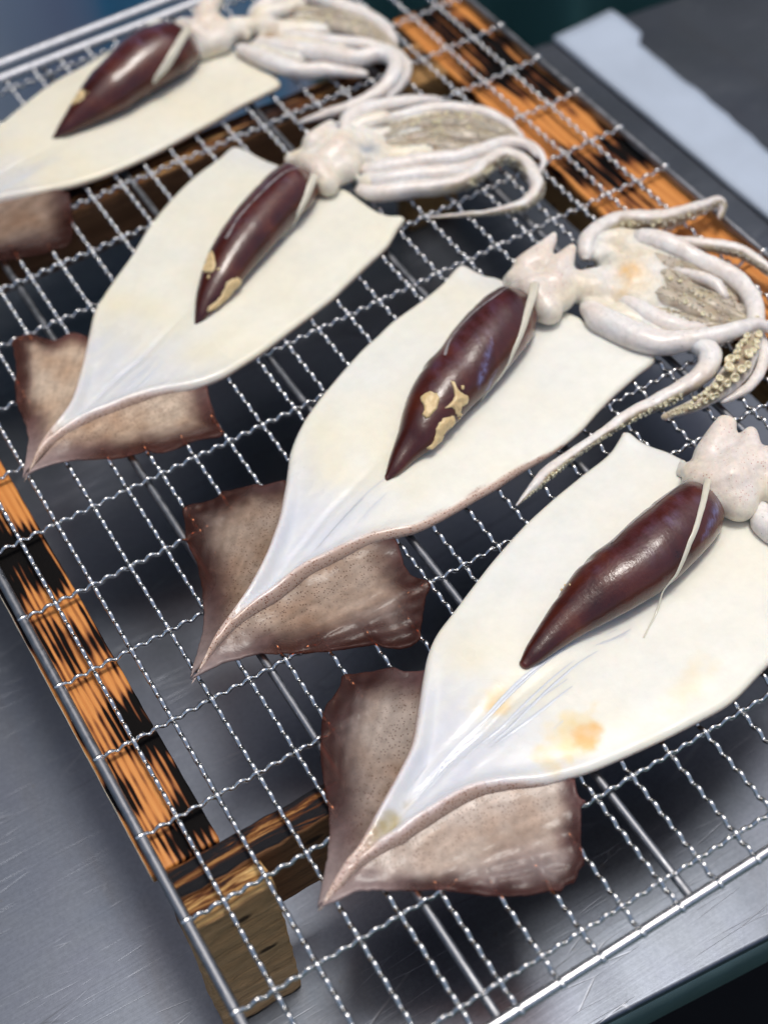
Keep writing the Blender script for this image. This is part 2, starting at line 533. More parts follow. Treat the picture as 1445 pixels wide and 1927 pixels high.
def two_sided(V, F, d, zt, zb):
    """close a triangulated region into a solid sheet: top and bottom share the rim"""
    rim = d < 1e-3
    n = len(V)
    idx_bot = np.where(rim, np.arange(n), -1)
    extra = np.where(~rim)[0]
    idx_bot[extra] = n + np.arange(len(extra))
    top = np.column_stack([V, zt])
    bot = np.column_stack([V[extra], zb[extra]])
    verts = np.vstack([top, bot])
    faces = []
    for f in F:
        a, b, c = f[:3]
        ar = (V[b, 0] - V[a, 0]) * (V[c, 1] - V[a, 1]) - (V[b, 1] - V[a, 1]) * (V[c, 0] - V[a, 0])
        if ar < 0:
            b, c = c, b
        faces.append((a, b, c))
        if not (rim[a] and rim[b] and rim[c]):
            faces.append((idx_bot[a], idx_bot[c], idx_bot[b]))
    return verts, faces, extra

def tube(P, nseg=None, sides=14, flat=1.0, ups=None, cap=True):
    """swept tube through rows (x, y, z, radius); flat squeezes it along 'up'; returns verts, faces, ring angle, ring position"""
    P = np.array(P, float)
    n = nseg or max(8, int(plen(P[:, :3]) / 1.1))
    if ups is not None:
        P = np.column_stack([P, np.array(ups, float)])
    Q = catmull(P, n)
    c, r = Q[:, :3], np.maximum(Q[:, 3], 0.05)
    t = np.gradient(c, axis=0)
    t /= np.maximum(np.linalg.norm(t, axis=1), 1e-9)[:, None]
    up = Q[:, 4:7] if ups is not None else np.tile([0, 0, 1.0], (n, 1))
    side = np.cross(t, up)
    side /= np.maximum(np.linalg.norm(side, axis=1), 1e-9)[:, None]
    up = np.cross(side, t)
    ang = np.linspace(0, 2 * np.pi, sides, endpoint=False)
    rows = [(c, r, side, up, t)]
    verts, A, T = [], [], []
    def ring(k, cc, rr):
        for a in ang:
            verts.append(cc + side[k] * math.cos(a) * rr + up[k] * math.sin(a) * rr * flat)
            A.append(a)
            T.append(k / (n - 1))
    if cap:
        for q in (0.25, 0.7):
            ring(0, c[0] - t[0] * r[0] * math.sqrt(1 - q * q) * 0.9, r[0] * q)
    for k in range(n):
        ring(k, c[k], r[k])
    if cap:
        for q in (0.7, 0.25):
            ring(n - 1, c[-1] + t[-1] * r[-1] * math.sqrt(1 - q * q) * 0.9, r[-1] * q)
    nr = len(verts) // sides
    faces = []
    for k in range(nr - 1):
        for j in range(sides):
            a, b = k * sides + j, k * sides + (j + 1) % sides
            faces.append((a, b, b + sides, a + sides))
    faces.append(tuple(range(sides)))
    faces.append(tuple((nr - 1) * sides + j for j in reversed(range(sides))))
    return np.array(verts), faces, np.array(A), np.array(T)

def box_bm(bm, x0, x1, y0, y1, z0, z1):
    r = bmesh.ops.create_cube(bm, size=1.0)
    for v in r['verts']:
        v.co = Vector(((x0 + x1) / 2 + v.co.x * (x1 - x0), (y0 + y1) / 2 + v.co.y * (y1 - y0), (z0 + z1) / 2 + v.co.z * (z1 - z0)))
    return r['verts']

def wood_block(name, x0, x1, y0, y1, z0, z1, mat, parent, bev=0.7, rough=0.25, cut=4.0, top=None, seed=0.0, tilt=0.0, side=None):
    """a sawn piece of wood in mm: subdivided, edges worn round, faces slightly uneven; optional other material on top"""
    bm = bmesh.new()
    box_bm(bm, x0, x1, y0, y1, z0, z1)
    bmesh.ops.bevel(bm, geom=list(bm.edges), offset=bev, segments=2, profile=0.6, affect='EDGES')
    for ax in range(3):
        lo, hi = (x0, y0, z0)[ax], (x1, y1, z1)[ax]
        k = max(1, int((hi - lo) / cut))
        k = min(k, 70)
        for q in range(1, k):
            p = lo + (hi - lo) * q / k
            co, no = [0, 0, 0], [0, 0, 0]
            co[ax], no[ax] = p, 1
            bmesh.ops.bisect_plane(bm, geom=list(bm.verts) + list(bm.edges) + list(bm.faces), plane_co=co, plane_no=no)
    for v in bm.verts:
        w = v.co * 0.16 + Vector((seed, seed, seed))
        d = Vector((noise.noise(w), noise.noise(w + Vector((9, 3, 1))), noise.noise(w + Vector((2, 8, 5)))))
        d2 = Vector((noise.noise(v.co * 0.6 + Vector((seed, 0, 0))), noise.noise(v.co * 0.6 + Vector((7, seed, 0))), noise.noise(v.co * 0.6 + Vector((4, 1, seed)))))
        v.co += d * rough + d2 * rough * 0.45
        v.co.x += tilt * (z1 - v.co.z)
    me = bpy.data.meshes.new(name)
    bmesh.ops.recalc_face_normals(bm, faces=list(bm.faces))
    bm.to_mesh(me)
    bm.free()
    me.transform(Matrix.Scale(MM, 4))
    o = link(name, me, mat, parent)
    if top:
        me.materials.append(top)
        for p in me.polygons:
            if p.normal.z > 0.55:
                p.material_index = 1
    if side:
        me.materials.append(side)
        for p in me.polygons:
            if p.normal.x < -0.35:
                p.material_index = 1
    return o

# ------------------------------------------------------------------ setting: floor, table, things behind
def flat_sheet(name, pts, z, mat):
    me = mesh_from([(x, y, z) for x, y in pts], [tuple(range(len(pts)))])
    return link(name, me, mat, None, False)
fl = flat_sheet('floor', [(-30, -30), (30, -30), (30, 30), (-30, 30)], -0.9, M_FLOOR)
fl['kind'] = 'structure'

TZ = -0.089
tab = thing('work_table', 'scratched stainless steel work table under the wooden frame', 'table', (0.35, 0.2, -0.9))
TR = Matrix.Translation((0.123, -0.0363, 0)) @ Matrix.Rotation(math.atan(-0.0934), 4, 'Z')     # front edge line of the table
DEPTH = 0.4915
def table_mesh(name, boxes, mat, bev):
    bm = bmesh.new()
    for q in boxes:
        box_bm(bm, *q)
    if bev:
        bmesh.ops.bevel(bm, geom=list(bm.edges), offset=bev, segments=3, profile=0.7, affect='EDGES')
    me = bpy.data.meshes.new(name)
    bm.to_mesh(me)
    bm.free()
    me.transform(Matrix.Translation((-0.35, -0.2, 0.9)) @ TR)
    return link(name, me, mat, tab, True)
table_mesh('tabletop', [(-0.75, 0.95, 0.0, DEPTH, TZ - 0.004, TZ)], M_TABLE, 0.0019)
table_mesh('front_edge', [(-0.748, 0.948, 0.0006, 0.0024, TZ - 0.0285, TZ - 0.0042)], M_RIM, 0.0)
table_mesh('back_edge', [(-0.748, 0.948, DEPTH - 0.0024, DEPTH - 0.0006, TZ - 0.0285, TZ - 0.0042)], M_RIM, 0.0)
for x in (-0.70, 0.86):
    for y in (0.03, DEPTH - 0.07):
        table_mesh('leg', [(x, x + 0.038, y, y + 0.038, -0.9, TZ - 0.0042)], M_RIM, 0.002)
table_mesh('under_table_shade', [(-0.72, 0.92, 0.012, DEPTH - 0.02, -0.42, -0.40)], M_UNDERSHADE, 0.0)  # added black board standing in for the shade under the table

# aluminium sheet lying along the right of the table, far edge frayed
def metal_sheet():
    V, F = [], []
    n = 46
    for k in range(n):
        y = 430 - k * 7.0
        w = 1.0 * noise.noise(Vector((y * 0.06, 1, 2))) + 0.7 * noise.noise(Vector((y * 0.2, 5, 2)))
        xr = 454.5 - 0.075 * (430 - y) * (1 if y > 250 else 0.9) + w * 1.3
        xr = min(xr, 446 + w) if y < 400 else xr
        if k == 0:
            xr -= 2
        xs = np.linspace(411.5 + 0.25 * w * 0.2, xr, 8)
        for j, x in enumerate(xs):
            z = TZ * 1000 + 1.2 + 0.5 * noise.noise(Vector((x * 0.05, y * 0.03, 0))) + (2.2 if j in (0,) else 0) * 0 + 0.7
            V.append((x, y + (0.05 * (x - 411)), z))
    for k in range(n - 1):
        for j in range(7):
            a = k * 8 + j
            F.append((a, a + 1, a + 9, a + 8))
    me = mesh_from(np.array(V) * MM, F)
    o = link('metal_sheet', me, M_SHEET)
    md = o.modifiers.new('thickness', 'SOLIDIFY')
    md.thickness = 0.0016
    md.offset = 0
    tag(o, 'pale blue-grey metal sheet with a ragged edge lying on the steel table', 'metal sheet')
metal_sheet()

def tarp(name, label, x0, x1, z1, mat, seed, y0):
    V, F = [], []
    n, m = int((x1 - x0) * 160), 14
    for k in range(n):
        x = x0 + (x1 - x0) * k / (n - 1)
        for j in range(m):
            z = -0.88 + (z1 + 0.88) * j / (m - 1)
            f = 0.026 * math.sin(x * 34 + seed + 1.3 * math.sin(x * 9) + 0.25 * z) + 0.016 * noise.noise(Vector((x * 12, z * 1.5, 3 + seed)))
            V.append((x, y0 + f, z))
    for k in range(n - 1):
        for j in range(m - 1):
            a = k * m + j
            F.append((a, a + m, a + m + 1, a + 1))
    o = link(name, mesh_from(V, F), mat)
    md = o.modifiers.new('thickness', 'SOLIDIFY')
    md.thickness = 0.002
    tag(o, label, 'tarpaulin')
tarp('tarpaulin', 'blue tarpaulin hanging in folds behind the table', -0.75, 0.47, 0.10, M_TARP, 0.0, 0.86)
tarp('tarpaulin', 'dark green backdrop added behind the blue tarpaulin, made tall to darken the table reflections', -0.9, 1.7, 1.0, M_GREEN, 2.0, 0.96)  # added backdrop; its unseen upper part makes the steel reflect dark

# ------------------------------------------------------------------ wooden frame
fr = thing('wooden_frame', 'open wooden frame with charred plank sides carrying the wire grill', 'frame', (0, 0, 0))
PZ = -3.6          # top of the planks, mm
wood_block('side_plank', -1.2, 22.3, 52.4, 352, PZ - 5.0, PZ, M_CHAR_L, fr, side=M_PALE, bev=1.0, rough=0.22, cut=4, seed=1.1)
wood_block('side_plank', 287.6, 324.6, 52.4, 390, PZ - 5.0, PZ, M_CHAR_R, fr, bev=1.2, rough=0.5, cut=4, seed=4.2)
wood_block('side_rail', 1.2, 12.0, 52.5, 352, -33, PZ - 5.1, M_SIDE, fr, seed=2.3)
wood_block('side_rail', 290.5, 318.0, 53.0, 372, -30, PZ - 5.1, M_SIDE, fr, seed=3.3)
wood_block('front_rail', 0.8, 323.0, 41.2, 52.0, -44, PZ - 0.2, M_RAIL, fr, bev=1.6, rough=0.7, cut=2.6, top=M_RAILTOP, seed=5.1)
wood_block('back_rail', 12.4, 290.0, 352.4, 369.0, -32, PZ - 0.6, M_RAIL, fr, bev=1.2, rough=0.4, cut=5, top=M_RAILTOP, seed=6.1)
wood_block('corner_post', 0.6, 30.2, 30.6, 40.9, TZ * 1000 + 0.2, PZ - 0.5, M_POST, fr, bev=1.2, rough=0.65, cut=2.2, top=M_POSTTOP, seed=7.3, tilt=-0.012)
wood_block('corner_post', 292.0, 322.0, 30.6, 40.9, TZ * 1000 + 0.2, PZ - 0.3, M_POST, fr, bev=1.0, rough=0.4, cut=5, top=M_POSTTOP, seed=8.3)
wood_block('corner_post', 262.0, 290.2, 340.0, 352.0, TZ * 1000 + 0.2, PZ - 0.8, M_SIDE, fr, bev=1.0, rough=0.4, cut=5, seed=9.3)
wood_block('corner_post', 0.8, 12.2, 352.4, 376.0, TZ * 1000 + 0.2, PZ - 0.8, M_POST, fr, bev=1.0, rough=0.4, cut=5, seed=10.3)

# ------------------------------------------------------------------ wire grill
gr = thing('wire_grill', 'crimped stainless wire grill lying on the wooden frame', 'grill', (0, 0, 0))
GX0, GX1, GY0, GY1 = 1.75, 323.6, -41.5, 455.0
CX, CY = 14.0, 32.04
AMP, WR = 0.86, 0.79
def crimp(along, start, end, period, phase, r):
    n = int((end - start) / period * 9)
    P = np.zeros((n, 3))
    s = np.linspace(start, end, n)
    z = AMP * np.cos(2 * np.pi * s / period + phase)
    taper = np.clip(np.minimum(s - start, end - s) / 3.0, 0, 1)
    z = np.sign(z) * np.abs(z / AMP) ** 0.72 * AMP * taper
    c = np.zeros((n, 3))
    c[:, along] = s
    c[:, 2] = z
    t = np.gradient(c, axis=0)
    t /= np.linalg.norm(t, axis=1)[:, None]
    sd = np.zeros((n, 3))
    sd[:, 1 - along] = 1
    up = np.cross(sd, t)
    V, F, S = [], [], 8
    for a in np.linspace(0, 2 * np.pi, S, endpoint=False):
        V.append(c + sd * math.cos(a) * r + up * math.sin(a) * r)
    V = np.stack(V, 1).reshape(-1, 3)
    for k in range(n - 1):
        for j in range(S):
            a, b = k * S + j, k * S + (j + 1) % S
            F.append((a, b, b + S, a + S))
    F.append(tuple(range(S)))
    F.append(tuple((n - 1) * S + j for j in range(S)))
    me = mesh_from(V * MM, F)
    me.polygons.foreach_set('use_smooth', [True] * len(me.polygons))
    me.materials.append(M_WIRE)
    return me
# a plain weave: five half-periods out of step at each neighbour
cross_me = [crimp(0, GX0 - 1.2, GX1 + 1.0, CX / 2.5, ph, WR * 0.96) for ph in (0.0, math.pi)]
long_me = [crimp(1, GY0 - 0.6, GY1 - 2.0, CY / 5.5, ph, WR) for ph in (0.0, math.pi)]
rows = [-32.35] + [CY * j for j in range(0, 10)] + [319.1, 350.0, 380.2, 412.5, 444.5]
for k, y in enumerate(rows):
    j = k - 1
    # cross wire rides over the long wire where i + j is odd
    o = bpy.data.objects.new('cross_wire', cross_me[(j + 1) % 2])
    COL.objects.link(o)
    o.parent = gr
    o.location = (0, y * MM, 0)
    o.rotation_euler = (0, 0, random.uniform(-0.0012, 0.0012))
for i in range(1, 23):
    o = bpy.data.objects.new('long_wire', long_me[i % 2])
    COL.objects.link(o)
    o.parent = gr
    o.location = (CX * i * MM + random.uniform(-0.25, 0.25) * MM, 0, 0)
    o.rotation_euler = (0, 0, random.uniform(-0.0010, 0.0010))
def rod(name, a, b, r, mat, sides=14, wob=0.0):
    n = 26
    P = []
    for k in range(n):
        q = np.array(a) + (np.array(b) - np.array(a)) * k / (n - 1)
        q = q + np.array([noise.noise(Vector((k * 0.35, a[0], 1))), noise.noise(Vector((k * 0.35, 4, a[1]))), 0]) * wob
        P.append((*q, r))
    V, F, _, _ = tube(P, n, sides)
    return link(name, mesh_from(V * MM, F), mat, gr)
rod('side_rod', (1.75, GY0, -0.3), (1.75, GY1, -0.3), 1.75, M_ROD)
rod('side_rod', (GX1, GY0, -0.3), (GX1, GY1, -0.3), 1.6, M_ROD)
rod('front_rod', (GX0 - 1, GY0, -0.2), (GX1 + 1, GY0, -0.2), 1.75, M_BRIGHT)
rod('back_rod', (GX0 - 1, GY1, -0.2), (GX1 + 1, GY1, -0.2), 2.2, M_BAR)
rod('back_rod', (GX0 - 1, GY1 + 9, 1.2), (GX1 + 1, GY1 + 9, 1.2), 2.2, M_BAR)
for x in (64.2, 131.6, 200.0, 258.6):
    rod('support_rod', (x, GY0 + 0.5, -2.55), (x, GY1 - 0.5, -2.55), 1.45, M_ROD, wob=0.3)
# weld beads: wire ends melted on to the front rod and on to the side rods
def bead(name, p, sx, sy, sz, mat, seed):
    bm = bmesh.new()
    bmesh.ops.create_icosphere(bm, subdivisions=2, radius=1.0)
    for v in bm.verts:
        k = 1 + 0.22 * noise.noise(v.co * 1.6 + Vector((seed, 2, 3)))
        v.co = Vector((v.co.x * sx * k, v.co.y * sy * k, v.co.z * sz * k))
    me = bpy.data.meshes.new(name)
    bm.to_mesh(me)
    bm.free()
    me.transform(Matrix.Scale(MM, 4))
    o = link(name, me, mat, gr)
    o.location = Vector(p) * MM
    return o
bead0 = bead('weld', (CX, GY0 - 0.4, 0.6), 1.15, 2.1, 1.35, M_WIRE, 1.0)
bead1 = bead('weld', (GX0, -32.35, 0.9), 2.0, 1.05, 1.0, M_WIRE, 2.0)
for i in range(2, 23):
    o = bead0.copy()
    COL.objects.link(o)
    o.location.x = CX * i * MM
    o.rotation_euler.z = random.uniform(-0.25, 0.25)
for y in rows[1:]:
    o = bead1.copy()
    COL.objects.link(o)
    o.location.y = y * MM
for y in rows:
    o = bead1.copy()
    COL.objects.link(o)
    o.location = (GX1 * MM, y * MM, 0.9 * MM)

def wire_lift(xy):
    """how far a soft sheet is pushed up by the wires under it (0..1)"""
    dx = np.abs((xy[:, 0] / CX + 0.5) % 1 - 0.5) * CX
    dy = np.min(np.abs(xy[:, 1:2] - np.array(rows)[None, :]), axis=1)
    return np.maximum(np.exp(-(dx / 1.1) ** 2), np.exp(-(dy / 1.1) ** 2))

# ------------------------------------------------------------------ traced shapes of the four squid, millimetres on the grill
SQUID = {
'A': {
 'left': [(35.87,12.74),(40.3,16.15),(45.17,18.98),(50.36,21.67),(54.8,23.29),(60.65,26.95),(67,31.03),(73.93,35.32),(79.62,39.03),(85.03,42.83),(89.64,47.48),(95.94,54.85),(101.85,61.83),(109.08,69.89),(116.08,75.19),(125.01,79.42),(138.72,85.92),(150.84,91.24),(165.44,96.63),(180.53,100.67),(195.28,103.82),(207.33,106.08),(214.15,109.01),(218.9,111.29)],
 'front': [(219.74,108.27),(220.75,104.24),(222.99,100.01),(225.68,95.79),(227.28,92.03),(231.55,80.01),(238.92,62.11),(239.97,55.77),(243.69,46.34),(248.82,36.08)],
 'right': [(253.61,30.45),(244.73,23.03),(221.27,11.7),(198.55,6.89),(180.43,2.53),(166.64,2.59),(152.71,3.54),(139.03,5.1),(128.65,6.57),(117.69,9.32),(112.87,10.91),(105.17,14.59),(98.64,17.08),(92.68,18.35),(85.85,18.51),(78.93,18.13),(72.08,17.76),(68.16,17.18),(61.62,17.49),(56.86,17.29),(52.97,16.95),(46.6,15.44)],
 'finL': [(36.11,13.59),(41.7,20.65),(47.01,27.14),(52.31,35.53),(56.34,43.98),(58.73,50.92),(61.78,58.05),(64.8,63.09),(68.92,69.39),(72.1,72.23),(75.84,74.28),(79.71,76.52),(81.95,79.39),(84.21,79.13),(90.32,76.11),(96.74,73.61),(100.12,69.45),(106.62,65.45)],
 'finLi': [(106.15,56.89),(85.32,36.18),(65.42,25.45),(45.13,16.09)],
 'finR': [(36.11,13.59),(41.59,12.44),(47.3,11.95),(51.65,10.35),(57.85,6.61),(63.07,3.09),(69.46,-0.59),(75.21,-5.23),(79.76,-9.1),(84.44,-12.46),(90.34,-15.63),(96.48,-18.18),(98.78,-20.03),(101.67,-19.13),(104.5,-19.95),(107.19,-17.52),(109.67,-16.71),(111.47,-13.65),(114.22,-8.7),(117.82,-4.19),(120.1,-1.26),(122.48,-0.68),(121.38,1.93),(122.41,5.33),(123.6,7.57)],
 'finRi': [(121.25,13),(103.71,22.13),(86.03,24.89),(67.24,22.21),(49.48,17.29)],
 'liver': ([(132.23,50.32),(135.45,52.58),(139.01,54.41),(142.58,56.22),(146.15,58.01),(149.73,59.78),(153.41,61.35),(157.09,62.91),(160.78,64.44),(164.48,65.95),(168.35,67),(172.24,67.96),(176.25,68.34),(180.25,68.72),(184.16,69.65),(188.05,70.71),(191.95,71.69),(195.89,72.54),(199.82,73.39),(203.78,74.1),(207.75,74.75),(211.72,75.39),(215.7,75.89),(219.67,76.39),(223.65,76.57),(227.63,76.58)],[(133.48,46.34),(137.27,45.94),(141.14,46.07),(145.02,46.26),(148.89,46.24),(152.76,46.17),(156.63,45.91),(160.49,45.58),(164.35,45.26),(168.2,44.92),(172.08,44.57),(175.97,44.56),(179.88,44.52),(183.77,44.65),(187.63,45.24),(191.49,45.83),(195.29,46.66),(199.06,47.7),(202.82,48.75),(206.51,50),(210.19,51.29),(213.75,52.85),(217.19,54.66),(220.6,56.52),(223.8,58.68),(227,60.83)]),
 'strips': [('ligament',[(227.55,74.57,13.81,0.03,0.69,0.72,1.44),(221.07,68.68,18.45,-0.01,0.17,0.99,1.25),(212.18,60.71,20.72,0.02,-0.24,0.97,1.04),(204.64,54.49,20.24,0.06,-0.52,0.85,0.96),(199.12,50.91,19.04,0.09,-0.69,0.72,0.89),(191.05,46.23,14.78,0.13,-0.95,0.29,0.71),(184.75,45.04,10.78,0.14,-0.97,-0.2,0.57),(180.01,41.41,6.2,0,0,1,0.37),(170.7,35.88,6.2,0,0,1,0.23)]),('veil',[(222.59,74.94,14.56,-0.02,0.78,0.62,0.16),(215.99,73.95,16.14,-0.05,0.77,0.64,0.27),(206.05,71.39,18.41,-0.07,0.69,0.72,0.39),(195.25,69.13,19.07,-0.09,0.69,0.72,0.45),(185.35,67.31,18.35,-0.1,0.73,0.67,0.45),(178.53,65.31,18.72,-0.1,0.67,0.73,0.71)]),('sheen',[(226.31,64.98,15.84,-0.01,-0.37,0.93,0.64),(221.31,61.44,17.26,0.02,-0.49,0.87,1.07),(214.8,56.81,17.87,0.05,-0.64,0.77,0.89),(208.1,52.59,17.33,0.09,-0.78,0.61,0.54),(204.1,50.56,16.66,0.1,-0.85,0.51,0.18)])],
 'lumps': [[(156.57,61.73,13.13,-0.17,0.84,0.5),(158.94,62.65,13.7,-0.16,0.85,0.5),(161.7,63.57,14.53,-0.15,0.83,0.52),(161.66,63.56,14.52,-0.15,0.83,0.52),(158.53,62.35,13.77,-0.16,0.83,0.53),(155.42,61.13,13.01,-0.17,0.83,0.53)]],
 'films': [[(173.92,41.93,4),(156.84,43.27,4),(144.17,43.09,4.5),(130.01,40.46,5),(115.1,36.3,5),(101.59,33.81,4),(82.75,28.52,3),(69.05,24.68,2)],[(162.39,33.56,3),(147.21,32.76,5),(131.21,30.4,6),(113.69,28.2,6),(97.59,27.59,4)],[(175.27,42.29,3),(162.34,42.11,3),(148.51,46.3,2.5)],[(98.43,38.08,5),(85.62,33.15,5),(73.14,28.34,3)]],
 'marks': [],
 'arms': [('pale',None,[(234.11,54.55,8,3),(231.34,49.54,8,4),(233.14,42.92,8,4.5),(240.33,37.68,7,4)]),('pale',None,[(248.87,67.3,8,3),(257.44,69.27,9,4),(269.74,66.87,9,4),(277.91,59.42,8,3)]),('brown','up',[(242.73,54.35,8,4),(251.03,50.63,9,4),(259.85,41.93,9,4),(269.27,33.8,8,3)])],
 'head': [[(222.3,77.65,13,4.4),(224.91,69.52,14,6.6)],[(224.91,69.52,14,7),(227.84,59.26,11,6.8)],[(223.39,73.34,12,7.5),(230.27,67.74,13,9.5)],[(222.3,66.58,11,7),(230.47,62.5,11,8)],[(223.83,82.71,8,3.2),(227.54,75.93,10,5)],[(231.72,80.09,12,6.5),(242.62,87.31,17,3.2)],[(237.77,82.89,13,6.5),(244.29,85.88,17,3)],[(239.7,71.39,13,7),(247.38,78.15,17,3)],[(235.94,71.05,13,8),(246.3,65.06,12,8)],[(239.41,64.97,11,7),(244.48,56.87,10,8)],[(225.27,86.52,7,2),(221.83,83.5,6.5,1.6)]],
},
'B': {
 'left': [(38.87,103.41),(46.87,109.65),(55.75,115.83),(64.85,121.38),(75.91,128.83),(83.34,134.99),(89.66,141.3),(94.18,146.16),(100.27,153.86),(104.84,159.89),(108.81,165.57),(113.24,171.69),(121.22,179.31),(131.18,186.22),(146.01,194.1),(160.73,201.23),(169.11,204.11),(179.21,207.68),(193.35,210.8),(205.71,214.29),(213.99,217.46),(217.44,217.31)],
 'front': [(219.59,213.18),(222.6,208.1),(225.92,204.3),(232.22,190.37),(238.23,171.85),(239.41,168.21),(240.42,163.31),(246.87,148.51)],
 'right': [(250.71,135.14),(238.77,131.41),(226.57,128.07),(217.42,125.07),(206.89,120.99),(196.79,118.64),(188.59,117.53),(179.98,117.06),(172.67,116.37),(165.29,115.49),(157.05,115.23),(148.03,114.7),(139.35,114.56),(132.4,115),(125.17,117.03),(116.84,118.98),(108.2,119.23),(99.99,118.98),(92.65,119.01),(84.4,117.29),(78.08,115.95),(70.62,115.41),(63.08,114.21),(54.51,111.24),(47.3,108)],
 'finL': [(39.12,104.69),(43.36,110.48),(48.06,116.37),(52.46,122.38),(57.14,131.76),(60.01,139.17),(62.37,146.82),(62.64,151.59),(63.86,158.31),(66.47,165.36),(69.66,171.89),(75.51,170.3),(81.99,169.48),(84.6,170.38),(91.04,168.13),(97.08,166.75),(98.23,164.79),(105.58,161.34)],
 'finLi': [(106.51,154.22),(96.08,141.07),(81.1,128.98),(55.98,114.2)],
 'finR': [(39.12,104.69),(43.62,104.67),(51.22,104.85),(55.99,103.7),(62.16,102.13),(68.51,98.22),(75.83,93.92),(82.36,90.39),(88.83,87.14),(95.88,84.51),(99.33,81.01),(103.13,77.77),(107.52,76.88),(110.89,77.66),(114.58,82.29),(120.56,89.91),(125.14,94.22),(123.67,98.38),(122.02,101.6),(122.29,106.26),(124.57,113.2),(125.24,117.17)],
 'finRi': [(119.13,122.9),(102.13,123.17),(84.35,121.46),(63.45,116.94)],
 'liver': ([(135.98,141.5),(138.96,144.55),(142.04,147.56),(145.27,150.45),(148.49,153.3),(151.44,156.4),(154.37,159.58),(157.58,162.48),(160.98,165.19),(164.55,167.66),(168.26,169.95),(172,172.18),(176.08,173.74),(180.1,175.42),(183.91,177.54),(187.72,179.67),(191.65,181.55),(195.6,183.41),(199.59,185.18),(203.7,186.65),(207.81,188.12),(212.06,189),(216.32,189.84),(220.62,190.45),(224.91,190.95),(229.2,190.67)],[(135.76,138.54),(139.44,138.36),(143.23,139.02),(147.02,139.8),(150.83,140.05),(154.63,139.94),(158.32,140.99),(162.02,142.18),(165.71,143.41),(169.41,144.62),(173.08,145.96),(176.73,147.33),(180.42,148.63),(184.11,149.92),(187.78,151.23),(191.39,152.72),(195,154.24),(198.6,155.76),(202.16,157.36),(205.69,159.03),(209.21,160.72),(212.5,162.8),(215.79,164.87),(219.01,167.03),(222.14,169.3),(225.27,171.53)]),
 'strips': [('ligament',[(226.53,180.2,18.99,-0.01,-0.06,1,1.84),(221.18,174.43,19.97,-0.04,-0.38,0.92,1.6),(214.17,167.76,20.03,-0,-0.63,0.78,1.4),(207.95,162.09,18.68,0.05,-0.82,0.57,1.1),(202.23,158.21,16.76,0.09,-0.92,0.38,0.9),(196.29,155.14,13.04,0.12,-0.99,-0.01,0.64),(190.26,152.78,11.31,0.14,-0.97,-0.21,0.5),(184.44,150.53,10.52,0.15,-0.95,-0.29,0.4),(182.66,151.36,6.2,0,0,1,0.42),(177.95,149.49,6.2,0,0,1,0.26)]),('veil',[(224.13,186.61,18.48,0.07,0.54,0.84,0.14),(217.53,183.49,21.04,0.02,0.41,0.91,0.24),(208.79,179.82,23.29,-0.02,0.33,0.94,0.36),(200.4,178.3,23.04,-0.04,0.44,0.9,0.4),(191.83,175.86,22,-0.07,0.53,0.84,0.44),(183.33,171.86,21.12,-0.08,0.55,0.83,0.6),(177.29,165.86,22.15,-0.06,0.32,0.95,0.6)]),('sheen',[(225.25,172.63,14.72,-0.16,-0.81,0.56,0.72),(224.52,171.15,12.11,-0.18,-0.97,0.19,1.2),(220.21,168.42,10.59,-0.09,-0.98,-0.19,0.8),(216.03,165.66,10.29,-0.02,-0.96,-0.29,0.3)]),('sheen',[(191.67,153.58,16.33,0.13,-0.92,0.36,0.3),(188.56,151.87,14.91,0.14,-0.96,0.24,0.5),(184.7,150.38,11.94,0.16,-0.98,-0.09,0.8),(181.87,149.75,10.2,0.16,-0.93,-0.33,0.4)]),('sheen',[(194.67,161.57,23,0.05,-0.42,0.91,0.36),(190.79,158.04,21.77,0.07,-0.54,0.84,0.6),(185.25,153.18,19.13,0.11,-0.73,0.67,0.8),(181.5,150.4,17.02,0.15,-0.85,0.5,0.4)])],
 'lumps': [[(159.79,154.6,19.55,-0.04,0.17,0.98),(163.08,154.98,20.61,-0.01,0.06,1),(165.15,151.36,20.45,0.06,-0.26,0.96),(163.88,149.36,19.61,0.08,-0.36,0.93),(161.19,147.42,18.51,0.1,-0.42,0.9),(157.86,146.52,17.76,0.08,-0.37,0.92),(156.47,148.7,18.14,0.03,-0.13,0.99),(158.28,150.14,18.9,0.02,-0.09,0.99)],[(172.35,154.44,21.79,0.06,-0.27,0.96),(173.23,153.06,21.28,0.08,-0.39,0.92),(173.2,150.36,19.74,0.12,-0.59,0.8),(175.28,148.2,16.82,0.17,-0.84,0.51),(174.61,147.04,14.82,0.19,-0.93,0.31),(171.68,146.11,15.04,0.19,-0.91,0.36),(169.84,144.94,13.1,0.21,-0.96,0.16),(168.17,144.74,14.28,0.2,-0.92,0.32),(167.94,146.31,17.12,0.17,-0.75,0.63),(164.63,146.9,18.19,0.13,-0.59,0.8),(167.94,147.69,18.48,0.14,-0.63,0.76),(170.67,149.48,19.49,0.12,-0.57,0.81)],[(158.89,143.23,15.4,0.16,-0.73,0.66),(163.76,144.62,16.1,0.17,-0.77,0.61),(167.33,144.49,14.24,0.2,-0.91,0.33),(166.47,143.87,11.21,0.21,-0.95,-0.06),(161.64,142.22,11.71,0.22,-0.96,0.11),(159.74,141.85,9.18,0.21,-0.92,-0.29),(157.14,141.1,8.69,0.2,-0.91,-0.33),(153.65,140.05,9.31,0.19,-0.97,-0.06),(152.84,140.25,10.89,0.18,-0.93,0.29),(155.91,140.65,11.89,0.2,-0.93,0.31)]],
 'films': [[(150.55,141.56,2.5),(138.67,138.55,3),(126.63,134.98,4),(112.89,129.97,4),(98.93,124.08,4),(85.86,119.33,3),(73.11,114.68,2)],[(174.13,146.43,1.5),(163.82,141.07,1.5),(156.37,140.04,1.5)]],
